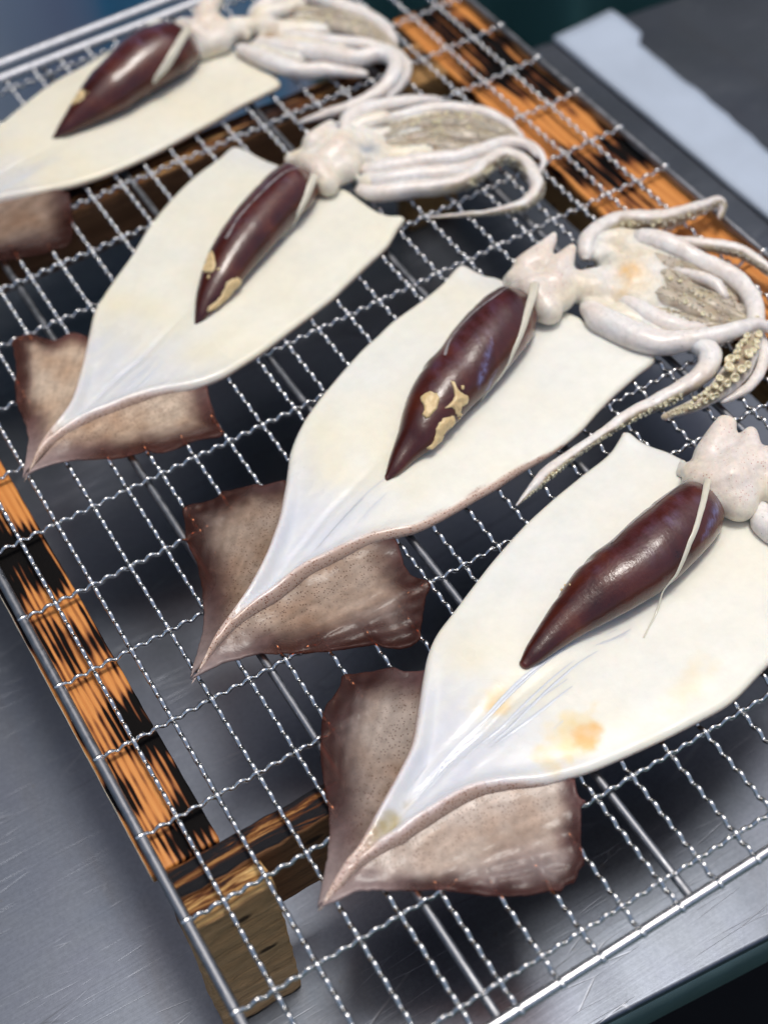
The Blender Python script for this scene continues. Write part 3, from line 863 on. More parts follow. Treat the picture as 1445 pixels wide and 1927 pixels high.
 'marks': [((264.31,170.29,13),5,(0.82,0.5,0.17),0.75),((257.03,164.78,12),4.5,(0.8,0.58,0.28),0.5),((262.01,182.58,11),4.5,(0.42,0.44,0.4),0.6)],
 'arms': [('brown','up',[(285.13,178.38,6.5,3),(290.65,168.6,7,3.6),(295.34,157.93,7,3.7),(298,146.54,6.5,3.2),(295.24,136.88,5.5,1.6)]),('brown','up',[(275.12,163.45,6,3),(280.18,151.75,6.5,3.4),(285.94,142.78,6.5,3.4),(291.98,133.52,5.5,2)]),('brown','up',[(263.7,151.77,6,3),(270,141.94,6.5,3.2),(276.79,134.48,6.5,3),(287.58,130.32,5.5,1.8)]),('pale','near',[(259.2,191.68,9,3),(264.44,197.27,10,3.6),(274.02,199.38,10,3.9),(283.58,198.71,9,3.9),(291.25,194.4,8.5,3.8),(299.7,191.1,8,3.5),(308.11,189.5,8,2.9),(316.08,188.94,7.5,2.4),(322.29,188.46,7,2.1),(322.83,185.91,6,1.7),(319.73,183.38,4,1.2)]),('suck','near',[(281.11,185.73,11,3.2),(285.58,179.63,11.5,3.6),(289.36,170.89,11,3.6),(291.79,163.83,10,3.4),(295.06,156.69,9.5,3.5),(297.45,149.85,9,3.5),(297.98,141.14,8.5,3.4),(295.82,133.36,8,3.2),(291.8,127.64,7,3.2),(287.06,123.22,6,3.3),(281.18,118.41,5.5,3.8),(273.56,113.36,5.5,4.4),(265.29,109.9,5.5,4.2),(255.57,107.79,5,3),(246.62,107.48,4.5,2.2),(235.81,110.17,3,1.2)]),('pale','near',[(294.23,179.89,6,2),(300.73,172.08,7,2.5),(306.6,166.45,7,2.6),(311.3,159.69,6.5,2.5),(313.57,151.68,6,2.2),(314.6,146.01,5,2),(314.99,136.48,4,1.2)]),('pale',None,[(243.94,168.43,7,3.6),(242.94,160.88,8,4.8),(244.9,154.68,8,5.2),(247.33,147.86,8,5.2),(250.87,140.67,8,4.9),(256.87,135.2,8,4.4),(264.04,131.36,8.5,3.8),(272.19,127.85,9,3.3),(279.9,125.65,9.5,2.9),(286.5,124.16,9.5,2.6),(289.92,122.06,9,2.2),(292.25,117.92,8,1.5)]),('club','near',[(263.43,133.56,7,4),(265.92,127.8,7,4.2),(266.28,122.81,6.5,4.2),(262.58,118.67,6,3.9),(256.2,116.44,5.5,3.6),(249.41,116.15,5,3.3),(238.68,116.35,4.5,2.9),(229.5,116.92,4.2,2.6),(221.75,116.77,4,2.3),(212.38,115.6,3.8,1.9),(203.16,114.52,3.5,1.8),(194,113.38,3.3,2),(184.42,111.52,3,2.2),(176.1,109.01,2.6,1.5),(168.87,106.65,2,0.4)]),('brown','up',[(278.52,175.01,8,3),(279.99,172.21,8.5,3.2),(283.38,166.15,8.5,3.2),(286.68,158.65,8,3.2),(290.11,151.02,7,2.8),(292.74,141.53,6,1.5)]),('brown','up',[(276.19,168.51,8,3),(276.92,164.8,8.5,3.4),(278.49,156.47,8.5,3.6),(281.01,147.15,8,3.5),(284.43,139.69,7,3),(288.79,130.95,6,1.6)]),('brown','up',[(268.05,161.13,8,3),(268.8,157.48,8.5,3.6),(272.59,148.84,8.5,3.8),(276.01,140.8,8,3.6),(280.28,133.54,7,3),(286.5,129.08,6,1.6)]),('pale',None,[(256.03,160.4,9,3),(257.29,156.01,9,3.6),(260.09,146.08,9,3.6),(264.9,138.9,8.5,3.2),(271.4,133.66,8,2)]),('pale',None,[(281.3,166.21,9,1.5),(285.86,156.27,10,2),(289.27,148.85,10,2.2),(288.63,142.73,9,1.5)]),('brown',None,[(290.48,125.59,3.2,2.2),(286.63,115.35,3.2,2.2),(276.7,107.29,3.2,2),(266.32,103.72,3.2,1.6),(258.05,104.07,2.8,1)])],
 'head': [[(226.71,192.7,12,5),(227.59,182.7,14,6.4)],[(227.59,182.7,14,6.4),(227.81,172.54,11,6)],[(225.26,185.78,12,5.5),(235.83,181.3,12,7.5)],[(225.39,176.86,10,5.5),(236.23,176.42,10,6)],[(226.4,196.69,8.5,3.6),(233.67,190.79,10,5.5)],[(232.68,194.9,13,6),(248.08,199.82,16,2.6)],[(237.15,194.14,14,5.5),(250.39,201.37,17,1.6)],[(241.98,186.58,13,6),(252.07,191.78,16,2.2)],[(241.29,181.86,10,7),(249.8,174.26,8.5,6.6)],[(248.99,178.42,8.5,6),(259.53,177.11,7.5,5.4)],[(264.64,182.31,7,6),(264.62,168.3,6.5,7)],[(258.14,169.83,6,6.5),(263.52,158.32,6.5,6)],[(275.23,186.15,7,5),(275,173.76,8,6)],[(249.66,172.12,6,3),(249.56,161.55,6,4)],[(268.61,173.88,8.5,6),(270.31,162.44,8,5)],[(259.87,192.55,8,3.6),(265.62,197.04,9,4)],[(265.62,197.04,9,4),(276,192.56,7.5,4.5)],[(276,192.56,7.5,5),(283.15,184.73,9,4)],[(282.17,183.19,7,5),(287.08,167.3,6.5,4.2)],[(274.73,171.57,7,5.5),(280.86,155.85,6,4.2)],[(267.55,162.03,7,5.5),(272.8,145.48,6,4.2)],[(252.24,158.47,7,5),(258.16,142.88,6.5,4)],[(243.94,167.73,7,4),(250.54,156.16,7,5)],[(267.32,193.04,6,4),(263.44,177.06,6,6)],[(262.79,148.91,6,4),(271.7,137.57,6,3.5)]],
},
'C': {
 'left': [(25.15,214.92),(31.6,221.85),(38.96,228.71),(46.46,234.12),(54.37,239.76),(61.95,249.54),(69.68,261),(75.65,269.88),(82.56,280.24),(89.38,286.57),(99.32,294.35),(109.69,302.18),(121.43,312.62),(130.89,319.43),(142.82,326.87),(156.39,333.07),(168.43,336.31),(176.12,337.47)],
 'front': [(181.14,329.88),(184.26,322.37),(187.09,316.85),(194.4,299.6),(200.96,289.01),(203.12,284.13),(205.72,269.88),(208.62,262.55)],
 'right': [(214.42,257.34),(207.8,252.39),(199.4,246.09),(189.01,241.79),(176.3,236.68),(166.29,232.53),(155.87,229.58),(142.4,226.06),(129.83,222.49),(119.99,220.68),(111.16,219.28),(104.74,219.31),(97.47,220.29),(85.51,224.14),(76.1,225.63),(66.12,226.23),(56.84,226.73),(45.95,225.84),(38.25,223.52),(29.91,218.95)],
 'finL': [(25.34,216.75),(30.38,225.92),(34.61,234.66),(36.82,243.74),(37.82,253.2),(40.62,262.3),(44.17,269.39),(47.58,280.6),(49.1,286.63),(56.43,286.59),(59.5,282.32),(64.16,276.98),(70.56,276.85),(75.18,270.46)],
 'finLi': [(72.07,257.17),(58.08,239.74),(42.05,228.05)],
 'finR': [(25.34,216.75),(32.33,217.21),(40.41,216.06),(46.03,214.12),(53.3,209.53),(61.92,205.57),(68.94,203.31),(74.8,199.05),(83.14,198.08),(89.44,196.94),(96.81,194.78),(98.46,202.88),(100.58,212.46),(102.94,219.43)],
 'finRi': [(98.14,224.04),(82.06,228.36),(64.4,228.91),(45.95,226.99)],
 'liver': ([(113.19,250.22),(115.2,253.7),(117.21,257.23),(119.47,260.61),(122.05,263.8),(124.63,266.99),(127.47,269.95),(130.4,272.85),(133.33,275.75),(136.51,278.4),(139.68,281.04),(143.02,283.46),(146.48,285.74),(149.93,288.02),(153.44,290.21),(157.06,292.22),(160.68,294.23),(164.32,296.18),(168.03,298.03),(171.73,299.87),(175.56,301.41),(179.48,302.75),(183.41,303.74),(187.46,303.13),(191.48,302.54),(195.41,301.59)],[(113.38,248.53),(116.66,248.5),(120,249.37),(123.33,250.38),(126.66,251.46),(129.94,252.68),(133.24,253.89),(136.43,255.4),(139.59,256.98),(142.77,258.54),(145.94,260.11),(149.12,261.66),(152.31,263.21),(155.48,264.79),(158.61,266.47),(161.74,268.14),(164.87,269.8),(168,271.47),(171.14,273.12),(174.28,274.78),(177.43,276.4),(180.6,277.99),(183.77,279.56),(186.85,281.17),(189.69,283.15),(192.54,285.1)]),
 'strips': [('ligament',[(189.16,286.68,17.58,-0.04,-0.52,0.85,1.83),(187.5,284.86,17.62,-0.03,-0.63,0.78,1.59),(184.41,281.96,17.35,0,-0.78,0.63,1.59),(180.19,278.57,15.61,0.05,-0.92,0.39,1.36),(175.02,275.31,13.53,0.1,-0.98,0.15,1.14),(171,274.41,9.27,0.11,-0.88,-0.46,0.8),(164.03,270.6,9.08,0.16,-0.87,-0.47,0.45)]),('veil',[(189.12,292.77,19.46,0,0.02,1,0.16),(184.11,290.72,21.79,0,-0.07,1,0.27),(177.55,290.24,22.57,-0,0.06,1,0.45),(168.86,286.97,22.56,-0.01,0.11,0.99,0.5),(159.86,282.86,22.14,-0.03,0.15,0.99,0.45),(149.91,278.05,21.21,-0.05,0.21,0.98,0.5),(140.86,271.52,19.9,-0.05,0.15,0.99,0.8)])],
 'lumps': [[(132.79,271.8,16,-0.22,0.62,0.75),(133.23,268.19,17.69,-0.11,0.31,0.94),(130.16,261.68,16.88,0,-0.01,1),(127.28,261.45,15.79,-0.05,0.14,0.98),(126.34,266.23,13.91,-0.25,0.65,0.72),(129.28,268.83,14.92,-0.23,0.64,0.73)],[(132.51,255.44,14.05,0.26,-0.7,0.66),(137.3,256.04,11.86,0.32,-0.92,0.22),(137.43,256.45,8.76,0.31,-0.88,-0.34),(133.49,254.34,8.94,0.33,-0.89,-0.22),(130.62,253.72,7.59,0.31,-0.82,-0.47),(126.2,251.75,7.44,0.33,-0.85,-0.38),(122.08,250.06,7.7,0.36,-0.92,-0.06),(119.23,250.27,9.47,0.23,-0.62,0.74),(125.99,251.83,10.78,0.32,-0.82,0.46),(129.02,253.34,12.19,0.3,-0.78,0.54)]],
 'films': [[(106.2,252.92,2),(95.41,249.78,2.5),(80.67,242.69,3),(65.76,234.53,3),(51.82,227.84,2.5),(37.74,220.11,1.5)],[(94.65,243.36,5),(77.14,235.03,5),(60.18,226.96,3)]],
 'marks': [((219.05,294.46,12),5,(0.3,0.34,0.38),0.8)],
 'arms': [('brown','up',[(230.15,301.47,6,3),(247.54,294.45,6.5,3.6),(262.54,283.68,6.5,3.6),(275.22,271.72,5.5,2)]),('brown','up',[(225.62,289.4,6,3),(240.74,283.47,6.5,3.2),(254.43,275.32,6,3),(267.82,270.87,5.5,1.8)]),('pale',None,[(219.44,314.06,8,2.8),(223.85,320.13,9,3.6),(231.61,322.78,9,3.8),(243.33,321.03,8,3.4),(255.51,317.58,7,2.8),(264.83,313.42,6,2)]),('pale',None,[(241.76,311.57,8,2.6),(250.34,309.04,8,2.8),(261.44,306.08,8,2.9),(270.09,298.81,7.5,2.8),(277.13,290.87,7,2.7),(281.14,281.41,6,2.3),(281.83,271.3,5,1.6)]),('brown','up',[(227.27,305.54,7,3),(232.87,303.52,8,3.4),(250.43,299.42,8,3.8),(266.4,290.08,7.5,3.8),(275.7,277.8,6.5,3),(280.27,264.92,5,1.4)]),('brown','up',[(223.09,296.19,7,3),(229.77,291.63,8,3.2),(245.98,286.15,8,3.2),(255.51,277.8,7,2.6),(263.08,276.12,6,1.6)]),('pale',None,[(214.36,287.97,8,3.2),(221.26,284.01,8.5,3.6),(236.24,278.14,9,3.6),(249.68,271.54,9,3.2),(261.37,269.66,9,3),(272.35,268.23,8.5,2.8),(278.72,262.69,8,2.2),(279.85,256.29,6,1.4)]),('pale','near',[(206.45,279.07,7,2.6),(209.09,274.71,7,3.4),(215.83,270.76,7,3.9),(224.56,267.06,7,3.9),(237.66,260.26,7,3.6),(248.62,259.16,7,3.5),(258.43,262.33,7,3.5),(267.57,263.1,7,3.4),(271.83,256.52,6.5,3.2),(271.13,246.31,6,3.1),(267.37,238.06,5.5,2.9),(258.69,234.29,5,2.4),(251.07,236.33,4.5,1.8),(242.53,240.94,3.5,1.2),(233.28,246.56,3,0.9),(223.27,253.1,2.5,0.5)]),('pale',None,[(211.21,282.6,8,3),(218,276.29,9,3.4),(230.76,271.41,9,3.5),(245.28,265.11,8,3),(257.37,265.23,7,2)]),('brown',None,[(278.71,274.87,5,2),(282.11,263.6,5,1.8),(281.53,253.92,4.5,1.3),(276.81,248.63,4,0.8)])],
 'head': [[(193.95,303.24,11.5,5),(194.72,293.64,13,6)],[(194.72,293.64,13,6),(194.9,287.15,10.5,5.6)],[(194.58,298.42,11,5),(209.58,301.9,11,7.5)],[(195.58,291.39,9,5),(206.73,292.54,10,7)],[(191.25,314.58,7,3),(200.42,309.33,9,5)],[(202.32,312.1,12,5.5),(213.45,316.48,14,2.8)],[(214.63,308.59,10,6),(212.7,296.23,9,6)],[(215.97,299.75,8,6),(220.13,288.89,7.5,6)],[(223.28,307.73,8,5),(225.28,295.27,8,5)],[(223.16,316.78,8,4),(237.38,313.35,8,4.5)],[(227.27,305.54,7,5),(247.12,298.22,6,4.5)],[(220.35,293.81,7,5.5),(241.42,284.62,6,5)],[(210.54,281.6,7,4.5),(233.13,271.23,6,4.5)],[(241.47,311.33,6,4),(259.55,300.58,6,3.5)],[(234,281.26,6,5),(252.85,272.88,5.5,4)]],
},
'D': {
 'left': [(21.45,345.13),(33.55,359.43),(44.16,372.3),(57.71,385.9),(75.74,403.85),(86.3,411.33),(96.2,416.78),(107.95,422.54),(121.42,428.81),(132.1,432.43),(145.17,434.98),(160.37,438.21),(174.03,441.23),(186.62,445.79)],
 'front': [(191.38,444.43),(194.39,434.72),(200.76,420.01),(208.2,406.77),(211.05,396.48),(212.71,385.19)],
 'right': [(215.3,368.08),(203.84,365.26),(192.28,364.09),(176.38,361.02),(160.9,358.81),(147.66,357),(130.54,355.91),(120.04,355.96),(108.04,357.56),(97.39,360.39),(87.89,362.85),(75.52,366.09),(65.98,366.94),(52.6,363.91),(41.01,358.63),(30.35,352.16)],
 'finL': [(21.62,347.58),(27.87,362.08),(32.62,379.07),(36.33,393.22),(38.94,404.26),(47.72,404.58),(56.3,400.68),(65.86,396.08)],
 'finLi': [(64.59,386.08),(54.64,376.06),(36.64,359.95)],
 'finR': [(21.62,347.58),(29.3,346.11),(42.06,342.29),(52.51,338.52),(62.63,333.82),(74.99,328.72),(83.77,326.55),(91.74,326.95),(97.72,337.37),(101.28,347.33),(103.88,355.66)],
 'finRi': [(96.79,363.25),(76.62,368.99),(56.04,366.73),(37.39,355.42)],
 'liver': ([(112.26,392.06),(115.25,394.01),(118.25,395.96),(121.29,397.95),(124.32,399.93),(127.38,401.88),(130.48,403.78),(133.57,405.68),(136.67,407.6),(139.87,409.36),(143.18,410.93),(146.49,412.56),(149.79,414.2),(153.04,415.92),(156.3,417.64),(159.61,419.22),(163.15,420.26),(166.69,421.31),(170.24,422.26),(173.92,422.59),(177.57,422.97),(181.21,423.38),(184.85,423.37),(188.46,423.23),(192.04,423.12),(195.62,423)],[(112.69,390.95),(115.89,389.4),(119.17,388.1),(122.74,387.55),(126.3,386.99),(129.87,386.48),(133.45,386),(137.04,385.51),(140.66,385.39),(144.3,385.28),(147.92,385.4),(151.47,386.29),(155.03,387.19),(158.61,387.98),(162.21,388.64),(165.81,389.29),(169.42,389.95),(173,390.78),(176.58,391.6),(180.17,392.38),(183.4,393.96),(186.43,395.98),(189.47,397.97),(192.02,400.43),(194.17,403.26),(196.33,406.1)]),
 'strips': [('ligament',[(190.68,407.72,20.71,0.05,-0.3,0.95,2.06),(184.52,400.66,22.43,0.11,-0.55,0.83,1.79),(177.29,394.69,21.42,0.15,-0.75,0.64,1.92),(170.32,391.16,18.34,0.18,-0.9,0.4,1.92),(164.31,389.3,15.91,0.2,-0.96,0.21,1.28),(159.41,391.01,8.39,0.15,-0.75,-0.64,0.64)])],
 'lumps': [[(126.46,397.83,14.13,-0.08,0.49,0.87),(131.47,399.7,16.67,-0.08,0.46,0.88),(133.12,396.59,18.31,-0.02,0.13,0.99),(130.77,393.08,16.81,0.02,-0.15,0.98),(125.97,395.65,14.46,-0.04,0.24,0.96)]],
 'films': [[(130.7,385.65,2),(112.08,378.54,3),(96.04,376.69,3),(77.65,374.56,3),(57.74,367.52,2)]],
 'marks': [((224.63,393.26,14),4.5,(0.3,0.15,0.03),0.9),((214.04,402.85,9),3,(0.2,0.16,0.14),0.8)],
 'arms': [('pale',None,[(228.48,417.43,9,3),(240.65,418.39,10,4),(256.39,411.59,10,4.2),(263.05,398.25,9,4),(270.26,385.71,8,3.6),(273.64,371.91,7,3),(272.87,362.67,5,2)]),('brown','up',[(235.71,398.33,9,3.4),(243.66,396.13,9,3.6),(252.16,387.24,9,3.6),(260.4,376.74,8,3.5),(267.11,364.35,7,3.2),(269.43,349.26,6,2)]),('pale',None,[(210.55,396.44,8,3),(214.32,387.1,8,3.8),(219.07,375.13,8,4),(226.88,366.21,7,3.6),(236.7,360.4,6.5,3),(248.46,348.76,6,1.8)]),('pale',None,[(218.81,393.19,9,3.6),(226.32,383.11,9,4.1),(238.14,370.92,9,4.2),(249.42,357.67,9,4),(259.55,354.24,9,3.7),(263.73,347.08,8.5,3.6),(258.32,338.16,8,3.5),(248.14,333.55,6,3.2),(237.47,332.98,5,2.6),(222.6,335.99,4,2),(209.93,339.48,2.6,0.9)]),('pale',None,[(232.08,391.65,9,3.2),(245.97,376.3,9,3.2),(258.38,365.41,8,3),(266.86,353.4,7,2.6),(267.26,342.41,6,2.4),(259,334.05,5,2.2),(249.96,329.84,4,1.5)]),('brown','up',[(245.34,405.22,10,3),(255.91,393.15,10,3),(265.12,379.24,9,2.6),(269.78,365.45,7,1.6)])],
 'head': [[(193.77,422.74,12,5.2),(196.04,412.64,13.5,6.6)],[(196.04,412.64,13.5,6.6),(197.92,406.37,10.5,6)],[(191.98,415.49,11,5.5),(204.39,415.95,12,8)],[(194.98,406.59,9,6),(204.78,406.32,10,7)],[(205.65,423.71,13,6),(215.52,431.39,15,5)],[(208.67,411.22,10,6.5),(216.59,404.57,7,3)],[(226.09,407.24,8,6),(231.86,396.72,8,6)],[(222.76,395.9,7,5),(230.48,389.2,7,5)],[(215.26,413.41,9,5),(226.09,407.24,8,5)],[(229.53,413.45,9,5),(247.66,409.92,8,5)],[(230.22,398.97,8,6),(249.14,386.85,7,5)],[(215.22,391.99,8,4.5),(228.58,375.4,7,5)],[(231.91,386.62,7,5.5),(247.29,368.61,6.5,4.5)],[(245.13,400.3,7,5),(259.92,380.71,6,4)]],
},
}


STYLE = {
 'A': dict(tint=(1.02, 0.99, 0.95), tail=0.36, skinR=2.4, skinEnd=0.36, trough=4.6, tone=(1.0, 1.0, 1.0),
           finL=dict(tone=0.72, W=17, spot=0.85), finR=dict(tone=1.02, W=9, spot=0.6),
           stains=[((128.5, 18.5), (15.0, 8.5), (0.79, 0.63, 0.31), 0.75), ((134.0, 15.8), (6.5, 4.6), (0.76, 0.44, 0.13), 0.9),
                   ((117.5, 41.5), (6.5, 4.6), (0.77, 0.50, 0.19), 0.85), ((118, 42), (13, 8), (0.80, 0.70, 0.46), 0.4),
                   ((171, 14), (14, 6), (0.80, 0.69, 0.46), 0.5), ((64.5, 23.8), (13.0, 3.0), (0.42, 0.34, 0.15), 0.9)]),
 'B': dict(tint=(1.10, 0.99, 0.87), tail=0.40, skinR=3.4, skinEnd=0.72, trough=4.6, tone=(1.0, 1.0, 0.99),
           finL=dict(tone=0.58, W=15, spot=0.8), finR=dict(tone=0.72, W=15, spot=0.95), stains=[]),
 'C': dict(tint=(1.08, 1.0, 0.86), tail=0.38, skinR=1.6, skinEnd=0.34, trough=3.2, tone=(0.98, 0.97, 0.93),
           finL=dict(tone=1.0, W=11, spot=0.15), finR=dict(tone=1.0, W=14, spot=0.7), stains=[]),
 'D': dict(tint=(1.12, 0.97, 0.84), tail=0.38, skinR=1.6, skinEnd=0.30, trough=3.0, tone=(0.98, 0.95, 0.88),
           finL=dict(tone=0.65, W=12, spot=0.2), finR=dict(tone=0.50, W=14, spot=0.3), stains=[]),
}
LABELS = {
 'A': 'front squid with two orange stains on its cream mantle, head cut off by picture edge',
 'B': 'opened squid with yellow crumbs on its liver and one long thin arm trailing beside it',
 'C': 'opened squid with a yellow-tipped liver and a bottom arm curled into a hook',
 'D': 'squid at the far end of the grill, tail cut off by the picture edge',
}
ZB = 1.62           # underside of the squid on the crests of the wires, mm

def build_mantle(D, st, root):
    left, front, right = D['left'], D['front'], D['right']
    raw = np.array(left + front + right)
    n = int(plen(raw) / 1.5)
    out = catmull(raw, n, closed=True)
    V, F, A, B = triangulate(out, 1.15, (0.35, 0.85, 1.6, 2.6))
    d = seg_dist(V, A, B)
    d[d < 1e-3] = 0
    tail = np.array(left[0])
    fr_c = (np.array(left[-1]) + np.array(right[0])) / 2
    ax = fr_c - tail
    L = np.linalg.norm(ax)
    ax = ax / L
    pn = np.array([-ax[1], ax[0]])
    q = V - tail
    a = (q @ ax) / L
    # true middle between the two long edges at each station
    la, ra = np.array(left) - tail, np.array(right)[::-1] - tail
    sa = np.linspace(0, 1, 60)
    o_l = np.argsort(la @ ax); o_r = np.argsort(ra @ ax)
    ml = np.interp(sa, (la @ ax)[o_l] / L, (la @ pn)[o_l]); mr = np.interp(sa, (ra @ ax)[o_r] / L, (ra @ pn)[o_r])
    mid = np.interp(a, sa, (ml + mr) / 2)
    half = np.interp(a, sa, np.abs(ml - mr) / 2)
    lat = q @ pn - mid
    sideL = lat > 0          # the far long edge
    tm = 1 - smooth01(a, st['tail'] * 0.55, st['tail'] * 1.25)
    # body: thick soft sheet with a rounded rim, slightly dished along the middle
    r = np.minimum(2.3, np.maximum(d.max() * 0.2, 0.8))
    e = np.sqrt(np.clip(1 - (1 - np.clip(d / r, 0, 1)) ** 2, 0, 1))
    body = ZB + 1.3 + 2.2 * e + 0.9 * smooth01(d, 2, 14) - 0.9 * np.exp(-(lat / 6.0) ** 2) * smooth01(a, 0.1, 0.3)
    body += 0.45 * nz(V, 34, 3) + 0.16 * nz(V, 9, 7)
    # tail: two raised walls with a trough between
    wall = np.minimum(2.6, half * 0.45 + 0.3)
    crest = np.exp(-((d - wall) / (0.75 * wall + 0.35)) ** 2)
    tl = ZB + 0.9 + st['trough'] * crest * smooth01(a, 0.0, 0.10) * (0.75 + 0.25 * smooth01(half, 2, 8)) + 1.5 * smooth01(d, 0, 1.2)
    # creases that run along the body from the tail, and the line of the removed pen
    cre = np.zeros(len(V))
    for k in range(9):
        slope = (k - 4) * 0.055
        line = lat - slope * (q @ ax) * 0.35 - (k - 4) * 0.9
        cre += np.exp(-(line / 0.9) ** 2) * (0.06 + 0.05 * math.sin(k * 2.3)) * smooth01(a, 0.05, 0.2) * (1 - smooth01(a, 0.34, 0.62)) * (1 if k % 2 else -1)
    cre -= 0.55 * np.exp(-(lat / 1.0) ** 2) * smooth01(a, 0.08, 0.2) * (1 - smooth01(a, 0.4, 0.55))
    # fine wrinkles along the far rim
    wr = 0.12 * np.sin(a * L * 2.1 + 0.6 * d) * np.exp(-((d - 5) / 3) ** 2) * sideL * smooth01(a, 0.45, 0.6) * (0.5 + 0.5 * nz(V, 12, 1))
    # one lobe turned up at the front corner
    lip = 1.8 * np.exp(-(((V - np.array(left[-1])) ** 2).sum(1)) / 60.0)
    zt = body * (1 - tm) + tl * tm + cre + wr + lip
    zmid = ZB + 1.3 * (1 - tm) + 0.9 * tm + lip * 0.8
    zt = np.where(d == 0, zmid, np.maximum(zt, zmid + 0.02))
    zb = zmid - 1.3 * e * (1 - tm) - 0.7 * np.clip(d, 0, 1) * tm
    zb = np.minimum(zb, zt - 0.25)
    verts, faces, extra = two_sided(V, F, d, zt, zb)
    # colours: cream inside, bluish and clear towards the tail, brown spotted skin that wraps over the near rim
    cream = np.array([0.785, 0.765, 0.66]); pale = np.array([0.77, 0.775, 0.725]); blue = np.array([0.635, 0.655, 0.705])
    w1 = np.clip(0.5 + 0.9 * nz(V, 42, 11) + 0.4 * nz(V, 13, 2), 0, 1)[:, None]
    col = cream * (1 - w1) + pale * w1
    lines = np.clip(0.5 + 0.8 * nz(np.column_stack([q @ ax * 0.16, lat]), 2.4, 5), 0, 1)
    bl = np.clip((1 - smooth01(a, st['tail'] * 0.75, st['tail'] * 1.45)) * (0.65 + 0.5 * lines) - 0.05, 0, 1)
    bl = np.maximum(bl, 0.5 * smooth01(a, 0.93, 1.0) * sideL)
    col = col * (1 - bl[:, None]) + blue * bl[:, None]
    yel = np.exp(-((a - st['tail'] * 1.2) / 0.07) ** 2) * np.clip(0.35 + 1.2 * nz(V, 16, 21), 0, 1)
    col = col * (1 - 0.4 * yel[:, None]) + np.array([0.80, 0.72, 0.47]) * 0.4 * yel[:, None]
    for (c, s, cc, amt) in st['stains']:
        u = ((V - np.array(c)) @ ax) / s[0]
        w = ((V - np.array(c)) @ pn) / s[1]
        k = amt * (1 - smooth01(np.sqrt(u * u + w * w) + 0.45 * nz(V, 5, 4) + 0.22 * nz(V, 2, 9), 0.35, 1.15)) * (0.85 + 0.4 * nz(V, 3, 2))
        col = col * (1 - k[:, None]) + np.array(cc) * k[:, None]
    edge = np.exp(-(d / 1.6) ** 2)
    col = col * (1 - 0.25 * edge[:, None]) + np.array([0.80, 0.70, 0.50]) * 0.25 * edge[:, None]
    sk_w = np.where(sideL, 1.5 * (1 - smooth01(a, st['tail'] * 0.8, st['tail'] * 1.1)), st['skinR'] * (1 - smooth01(a, st['skinEnd'] * 0.75, st['skinEnd'] * 1.1)))
    sk_w = np.maximum(sk_w * (0.8 + 0.3 * nz(V, 8, 6)), 0) + 0.001
    tipk = 1 - smooth01(a, 0.10, 0.16)
    skin = np.maximum(1 - smooth01(d, sk_w * 0.75, sk_w * 1.15), tipk * 0.8)
    skincol = np.array([0.66, 0.49, 0.40]) * (1 - 0.25 * smooth01(a, 0.0, 0.1))[:, None] 
    col = col * (1 - skin[:, None]) + skincol * skin[:, None]
    pink = np.exp(-((d - sk_w * 1.2) / 1.0) ** 2) * tm * 0.5
    col = col * (1 - pink[:, None]) + np.array([0.72, 0.55, 0.50]) * pink[:, None]
    col *= np.array(st['tone'])
    mask = np.zeros((len(V), 3))
    mask[:, 0] = np.clip(skin + pink * 0.8, 0, 1)
    mask[:, 2] = np.clip(bl + 0.6 * np.clip(nz(V, 15, 31), 0, 1), 0, 1)
    under = np.tile([0.20, 0.10, 0.08], (len(extra), 1))
    um = np.tile([0.9, 0, 0], (len(extra), 1))
    me = mesh_from(verts * MM, faces)
    set_attrs(me, np.vstack([col, under]), np.vstack([mask, um]))
    o = link('mantle', me, M_MANTLE, root)
    return BVHTree.FromPolygons([Vector(v) for v in verts], [list(map(int, f)) for f in faces]), (tail, ax, pn, L)

